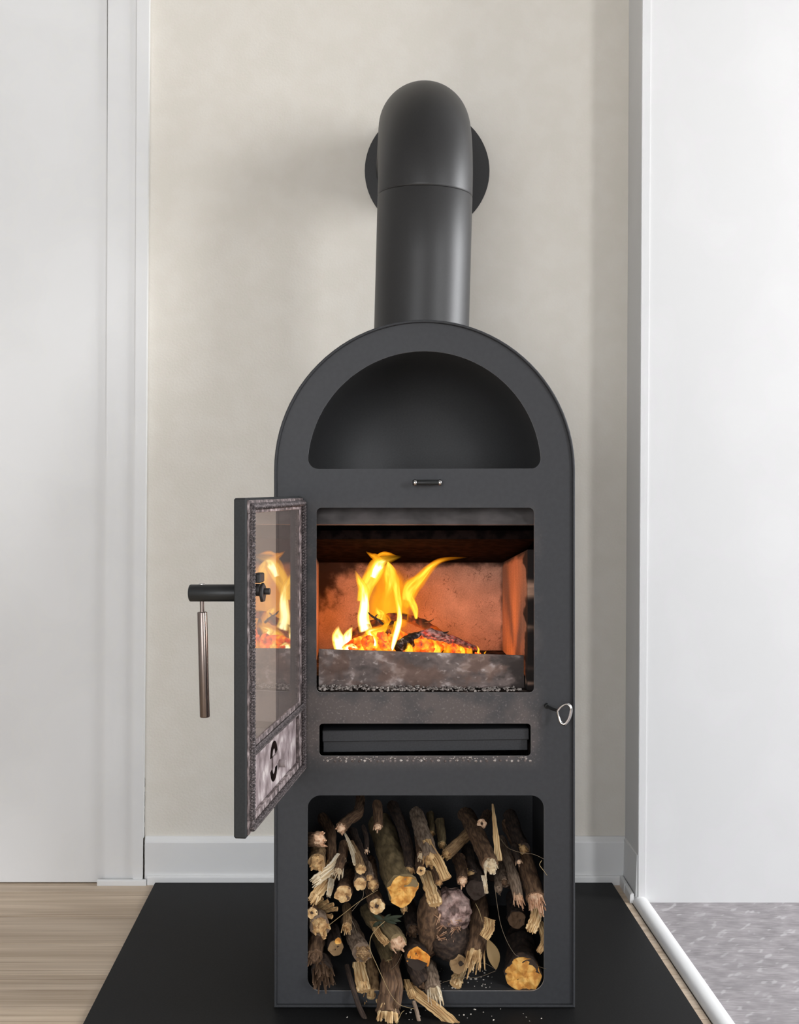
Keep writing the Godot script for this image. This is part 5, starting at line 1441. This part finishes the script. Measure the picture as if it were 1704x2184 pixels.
	stick("branch", "left one of two small grey branch ends, right of the white chewed end", "bark_grey", "bark_grey", "broken", [Vector3(0.1280, 0.1874, -0.0400), Vector3(0.1327, 0.1884, -0.0800), Vector3(0.1397, 0.1849, -0.1400)], 0.0060, 0.0075, 70)
	stick("branch", "right one of two small grey branch ends, right of the white chewed end", "bark_grey", "bark_brown", "broken", [Vector3(0.1406, 0.1923, -0.0600), Vector3(0.1441, 0.1923, -0.1000), Vector3(0.1487, 0.1893, -0.1600)], 0.0075, 0.0085, 71)
	stick("branch", "slim grey branch with long pale splinters at its end, second from the right", "bark_grey", "wood_pink", "frayed", [Vector3(0.1581, 0.1836, -0.0100), Vector3(0.1571, 0.1999, -0.0600), Vector3(0.1556, 0.2117, -0.1300), Vector3(0.1519, 0.2229, -0.2100)], 0.0090, 0.0095, 72)
	stick("branch", "long thick brown branch with a peeled end along the right side", "bark_brown", "wood_pink", "frayed", [Vector3(0.1860, 0.1828, -0.0050), Vector3(0.1853, 0.2018, -0.0700), Vector3(0.1794, 0.2264, -0.1700), Vector3(0.1733, 0.2392, -0.2500)], 0.0155, 0.0150, 73)
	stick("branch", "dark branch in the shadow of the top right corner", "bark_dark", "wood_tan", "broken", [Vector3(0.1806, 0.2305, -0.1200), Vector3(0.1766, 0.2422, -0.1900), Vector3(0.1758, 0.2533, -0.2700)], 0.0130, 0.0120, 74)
	stick("branch", "short stub with a pink scar on the dark branch at the upper right", "bark_dark", "wood_pink", "broken", [Vector3(0.1646, 0.2295, -0.0550), Vector3(0.1654, 0.2334, -0.0800), Vector3(0.1662, 0.2358, -0.1200)], 0.0050, 0.0065, 75)
	split("split_wood", "pale torn strip hanging below the thick peeled branch on the right", "bark_tan", "wood_pale", [Vector3(0.1766, 0.1313, 0.0000), Vector3(0.1855, 0.1463, -0.0100), Vector3(0.1934, 0.1618, -0.0300)], 0.0090, 0.0110, 76, 0.40)
	split("bark_strip", "curled pale strip of bark at the right edge above the ragged amber log", "bark_tan", "wood_tan", [Vector3(0.1907, 0.0955, -0.0030), Vector3(0.2001, 0.1097, -0.0080), Vector3(0.1994, 0.1253, -0.0200), Vector3(0.1962, 0.1331, -0.0400)], 0.0050, 0.0075, 77, 0.50)
	stick("branch", "brown branch with a torn white end standing right of the root", "bark_brown", "wood_pale", "frayed", [Vector3(0.0850, 0.0883, -0.0120), Vector3(0.0927, 0.1029, -0.0400), Vector3(0.1003, 0.1205, -0.0900), Vector3(0.1060, 0.1279, -0.1600)], 0.0155, 0.0165, 78)
	split("bark_strip", "smooth tan sheet of bark beside the torn branch right of the root", "bark_tan", "wood_tan", [Vector3(0.0992, 0.1183, -0.0050), Vector3(0.1084, 0.1314, -0.0100), Vector3(0.1118, 0.1417, -0.0300)], 0.0085, 0.0100, 79, 0.00)
	split("split_wood", "short pale split piece sticking out under the root on the right", "bark_grey", "wood_pale", [Vector3(0.0524, 0.0381, -0.0100), Vector3(0.0591, 0.0438, -0.0300), Vector3(0.0697, 0.0418, -0.0800)], 0.0105, 0.0100, 80, 0.10)
	stick("branch", "dark branch end with a pale lower rim directly under the root", "bark_dark", "bark_tan", "cut", [Vector3(0.0576, 0.0722, -0.0120), Vector3(0.0578, 0.0700, -0.0600), Vector3(0.0600, 0.0680, -0.1200)], 0.0155, 0.0150, 81)
	stick("branch", "dark branch behind the root on its left", "bark_dark", "bark_brown", "broken", [Vector3(-0.0157, 0.1071, -0.0700), Vector3(-0.0173, 0.1099, -0.1200), Vector3(-0.0165, 0.1089, -0.2000)], 0.0120, 0.0125, 82)
	stick("branch", "dark thin piece below the thick log's amber end", "bark_olive", "wood_tan", "broken", [Vector3(-0.0322, 0.1546, -0.0400), Vector3(-0.0336, 0.1583, -0.0700), Vector3(-0.0351, 0.1637, -0.1000)], 0.0060, 0.0075, 83)
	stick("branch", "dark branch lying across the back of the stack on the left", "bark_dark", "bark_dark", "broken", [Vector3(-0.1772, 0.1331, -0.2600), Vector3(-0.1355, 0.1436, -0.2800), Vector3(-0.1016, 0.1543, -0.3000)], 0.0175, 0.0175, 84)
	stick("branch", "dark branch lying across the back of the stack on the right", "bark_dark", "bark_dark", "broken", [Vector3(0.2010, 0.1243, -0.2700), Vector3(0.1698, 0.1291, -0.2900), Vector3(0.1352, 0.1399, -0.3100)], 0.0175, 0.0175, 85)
	root_ball(Vector3(0.0365, 0.1278, -0.0550))
	stalk("straight pale grass stalk lying across the left of the stack", [Vector3(-0.1599, 0.1419, 0.0040), Vector3(-0.1351, 0.1639, 0.0120), Vector3(-0.1080, 0.1842, 0.0100), Vector3(-0.0776, 0.1965, -0.0100)], 0.00060, "straw", "grass_stalk")
	stalk("fine grass stalk forking below the straight pale one", [Vector3(-0.1203, 0.1682, 0.0100), Vector3(-0.1031, 0.1896, 0.0080), Vector3(-0.1018, 0.1993, 0.0000)], 0.00050, "straw_dark", "grass_stalk")
	stalk("thin curled stalk hanging over the grey-brown stump", [Vector3(-0.1129, 0.1276, 0.0000), Vector3(-0.1166, 0.1428, 0.0080), Vector3(-0.1216, 0.1520, 0.0060), Vector3(-0.1253, 0.1597, 0.0000)], 0.00045, "straw_dark", "grass_stalk")
	stalk("long curving grass stalk hanging down from the mossy branch to the hearth", [Vector3(-0.0659, 0.1474, 0.0000), Vector3(-0.0797, 0.1379, 0.0080), Vector3(-0.0896, 0.1246, 0.0120), Vector3(-0.0903, 0.1056, 0.0140), Vector3(-0.0811, 0.0859, 0.0200), Vector3(-0.0690, 0.0629, 0.0300), Vector3(-0.0573, 0.0448, 0.0450), Vector3(-0.0433, 0.0342, 0.0600), Vector3(-0.0206, 0.0283, 0.0620)], 0.00070, "straw", "grass_stalk")
	stalk("long thin dark stalk hanging on the right down to the ragged amber log", [Vector3(0.1195, 0.2002, -0.0200), Vector3(0.1221, 0.1737, -0.0100), Vector3(0.1271, 0.1424, 0.0000), Vector3(0.1363, 0.1174, 0.0060), Vector3(0.1478, 0.0987, 0.0120), Vector3(0.1552, 0.0938, 0.0120)], 0.00050, "straw_dark", "grass_stalk")
	stalk("wiry stalk across the thick branch at the right edge", [Vector3(0.1342, 0.2674, -0.0600), Vector3(0.1420, 0.2640, -0.0200), Vector3(0.1600, 0.2609, -0.0050), Vector3(0.1811, 0.2601, 0.0030), Vector3(0.1983, 0.2525, 0.0040)], 0.00050, "straw_dark", "grass_stalk")
	stalk("pale curl of fibre at the right edge", [Vector3(0.1943, 0.2507, 0.0060), Vector3(0.1904, 0.2445, 0.0100), Vector3(0.1970, 0.2353, 0.0120), Vector3(0.2024, 0.2279, 0.0120)], 0.00060, "straw", "grass_stalk")
	stalk("thin stalk lying on the floor of the niche under the root", [Vector3(0.0306, 0.0459, 0.0000), Vector3(0.0600, 0.0554, 0.0040), Vector3(0.0898, 0.0554, 0.0020), Vector3(0.1196, 0.0612, -0.0100)], 0.00045, "straw_dark", "grass_stalk")
	stalk("thin twig stub right of the ragged amber log", [Vector3(0.2017, 0.0705, 0.0060), Vector3(0.1905, 0.0687, -0.0100), Vector3(0.1834, 0.0639, -0.0300)], 0.00045, "straw_dark", "grass_stalk")
	stalk("fine pale stalk over the branch right of the root", [Vector3(0.0962, 0.1474, 0.0000), Vector3(0.0908, 0.1661, 0.0040), Vector3(0.0850, 0.1771, 0.0000)], 0.00060, "straw", "grass_stalk")
	stalk("fine hanging stalk below the dry leaf", [Vector3(0.0854, 0.0629, -0.0040), Vector3(0.0974, 0.0781, 0.0000), Vector3(0.1197, 0.0669, 0.0000)], 0.00050, "straw_dark", "grass_stalk")
	stalk("fine curled root fibre left of the orange crescent", [Vector3(-0.0560, 0.0669, 0.0000), Vector3(-0.0451, 0.0804, 0.0060), Vector3(-0.0376, 0.0945, 0.0040)], 0.00045, "straw_dark", "grass_stalk")
	stalk("small wisp of pale fibres at the foot of the peeled log", [Vector3(-0.0483, 0.0056, 0.0660), Vector3(-0.0411, 0.0224, 0.0660), Vector3(-0.0362, 0.0263, 0.0640)], 0.00070, "straw", "grass_stalk")
	var green_sprig := begin()
	leaf(green_sprig, Vector3(-0.0681, 0.1456, -0.0120), Vector3(-0.0358, 0.1533, -0.0100), 0.0035, 0.0030)
	leaf(green_sprig, Vector3(-0.0607, 0.1468, -0.0120), Vector3(-0.0385, 0.1452, -0.0060), 0.0030, 0.0030)
	leaf(green_sprig, Vector3(-0.0681, 0.1456, -0.0120), Vector3(-0.0855, 0.1520, -0.0150), 0.0035, 0.0030)
	leaf(green_sprig, Vector3(-0.0681, 0.1456, -0.0120), Vector3(-0.0555, 0.1534, -0.0180), 0.0027, 0.0030)
	leaf(green_sprig, Vector3(-0.0656, 0.1443, -0.0120), Vector3(-0.0459, 0.1408, -0.0080), 0.0027, 0.0020)
	leaf(green_sprig, Vector3(-0.0731, 0.1431, -0.0120), Vector3(-0.0855, 0.1337, -0.0140), 0.0032, 0.0020)
	leaf(green_sprig, Vector3(-0.0756, 0.1443, -0.0120), Vector3(-0.0682, 0.1351, -0.0100), 0.0025, 0.0020)
	tag(put(green_sprig, "green_sprig", M.leaf_green), "small dark green sprig lying on the mossy branch", "leaf")
	var dry_leaf := begin()
	leaf(dry_leaf, Vector3(0.1066, 0.1132, -0.0120), Vector3(0.1192, 0.0677, 0.0000), 0.0105, 0.0060)
	tag(put(dry_leaf, "dry_leaf", M.leaf_dry), "pointed tan dry leaf standing right below the torn branch beside the root", "leaf")
	var leaf_scrap := begin()
	leaf(leaf_scrap, Vector3(0.1181, 0.0965, -0.0300), Vector3(0.1257, 0.0703, -0.0200), 0.0030, 0.0030)
	tag(put(leaf_scrap, "leaf_scrap", M.leaf_dry), "small dry leaf scrap right of the pointed dry leaf", "leaf")

# ------------------------------------------------------------------ ash and crumbs
func crumbs(called: String, label: String, category: String, m: String, seedv: int, n: int, where: Callable, size: Vector2) -> void:
	var g := RandomNumberGenerator.new()
	g.seed = seedv
	var st := begin()
	for k in n:
		var p: Vector3 = where.call(g)
		var s := g.randf_range(size.x, size.y)
		lump(st, p, Vector3(s * g.randf_range(0.6, 1.8), s * 0.6, s), Basis(Vector3.UP, g.randf() * TAU), 0.8, 0.12, seedv + k, 4, 5)
	tag(put(st, called, M[m]), label, category, "", "stuff")

func build_litter() -> void:
	crumbs("ash_heap", "grey and white ash flakes along the sill of the fire opening", "ash", "ash", 301, 420, func(g: RandomNumberGenerator) -> Vector3:
		var x := -0.176 + 0.34 * pow(g.randf(), 1.35)
		return Vector3(x, 0.530 + g.randf() * 0.005 * (1.2 - (x + 0.176) / 0.34), g.randf_range(-0.044, -0.004)), Vector2(0.0008, 0.0034))
	crumbs("ash_spill", "crust of pale ash below the ash drawer slot", "ash", "ash", 302, 260, func(g: RandomNumberGenerator) -> Vector3:
		var x := -0.168 + 0.34 * pow(g.randf(), 1.2)
		return Vector3(x, 0.4215 - 0.006 * g.randf() * (1.0 - (x + 0.168)), g.randf_range(-0.004, 0.0008)), Vector2(0.0006, 0.0020))
	crumbs("wood_crumbs", "scattered pale wood crumbs on the floor of the firewood niche", "crumbs", "pale_crumb", 303, 60, func(g: RandomNumberGenerator) -> Vector3:
		return Vector3(g.randf_range(0.0, 0.12), 0.0312, g.randf_range(-0.10, -0.01)), Vector2(0.0006, 0.0018))
	crumbs("wood_crumbs", "few pale wood crumbs on the hearth plate before the stove", "crumbs", "pale_crumb", 304, 26, func(g: RandomNumberGenerator) -> Vector3:
		return Vector3(g.randf_range(-0.13, 0.20), 0.0065, g.randf_range(0.01, 0.06)), Vector2(0.0006, 0.0016))
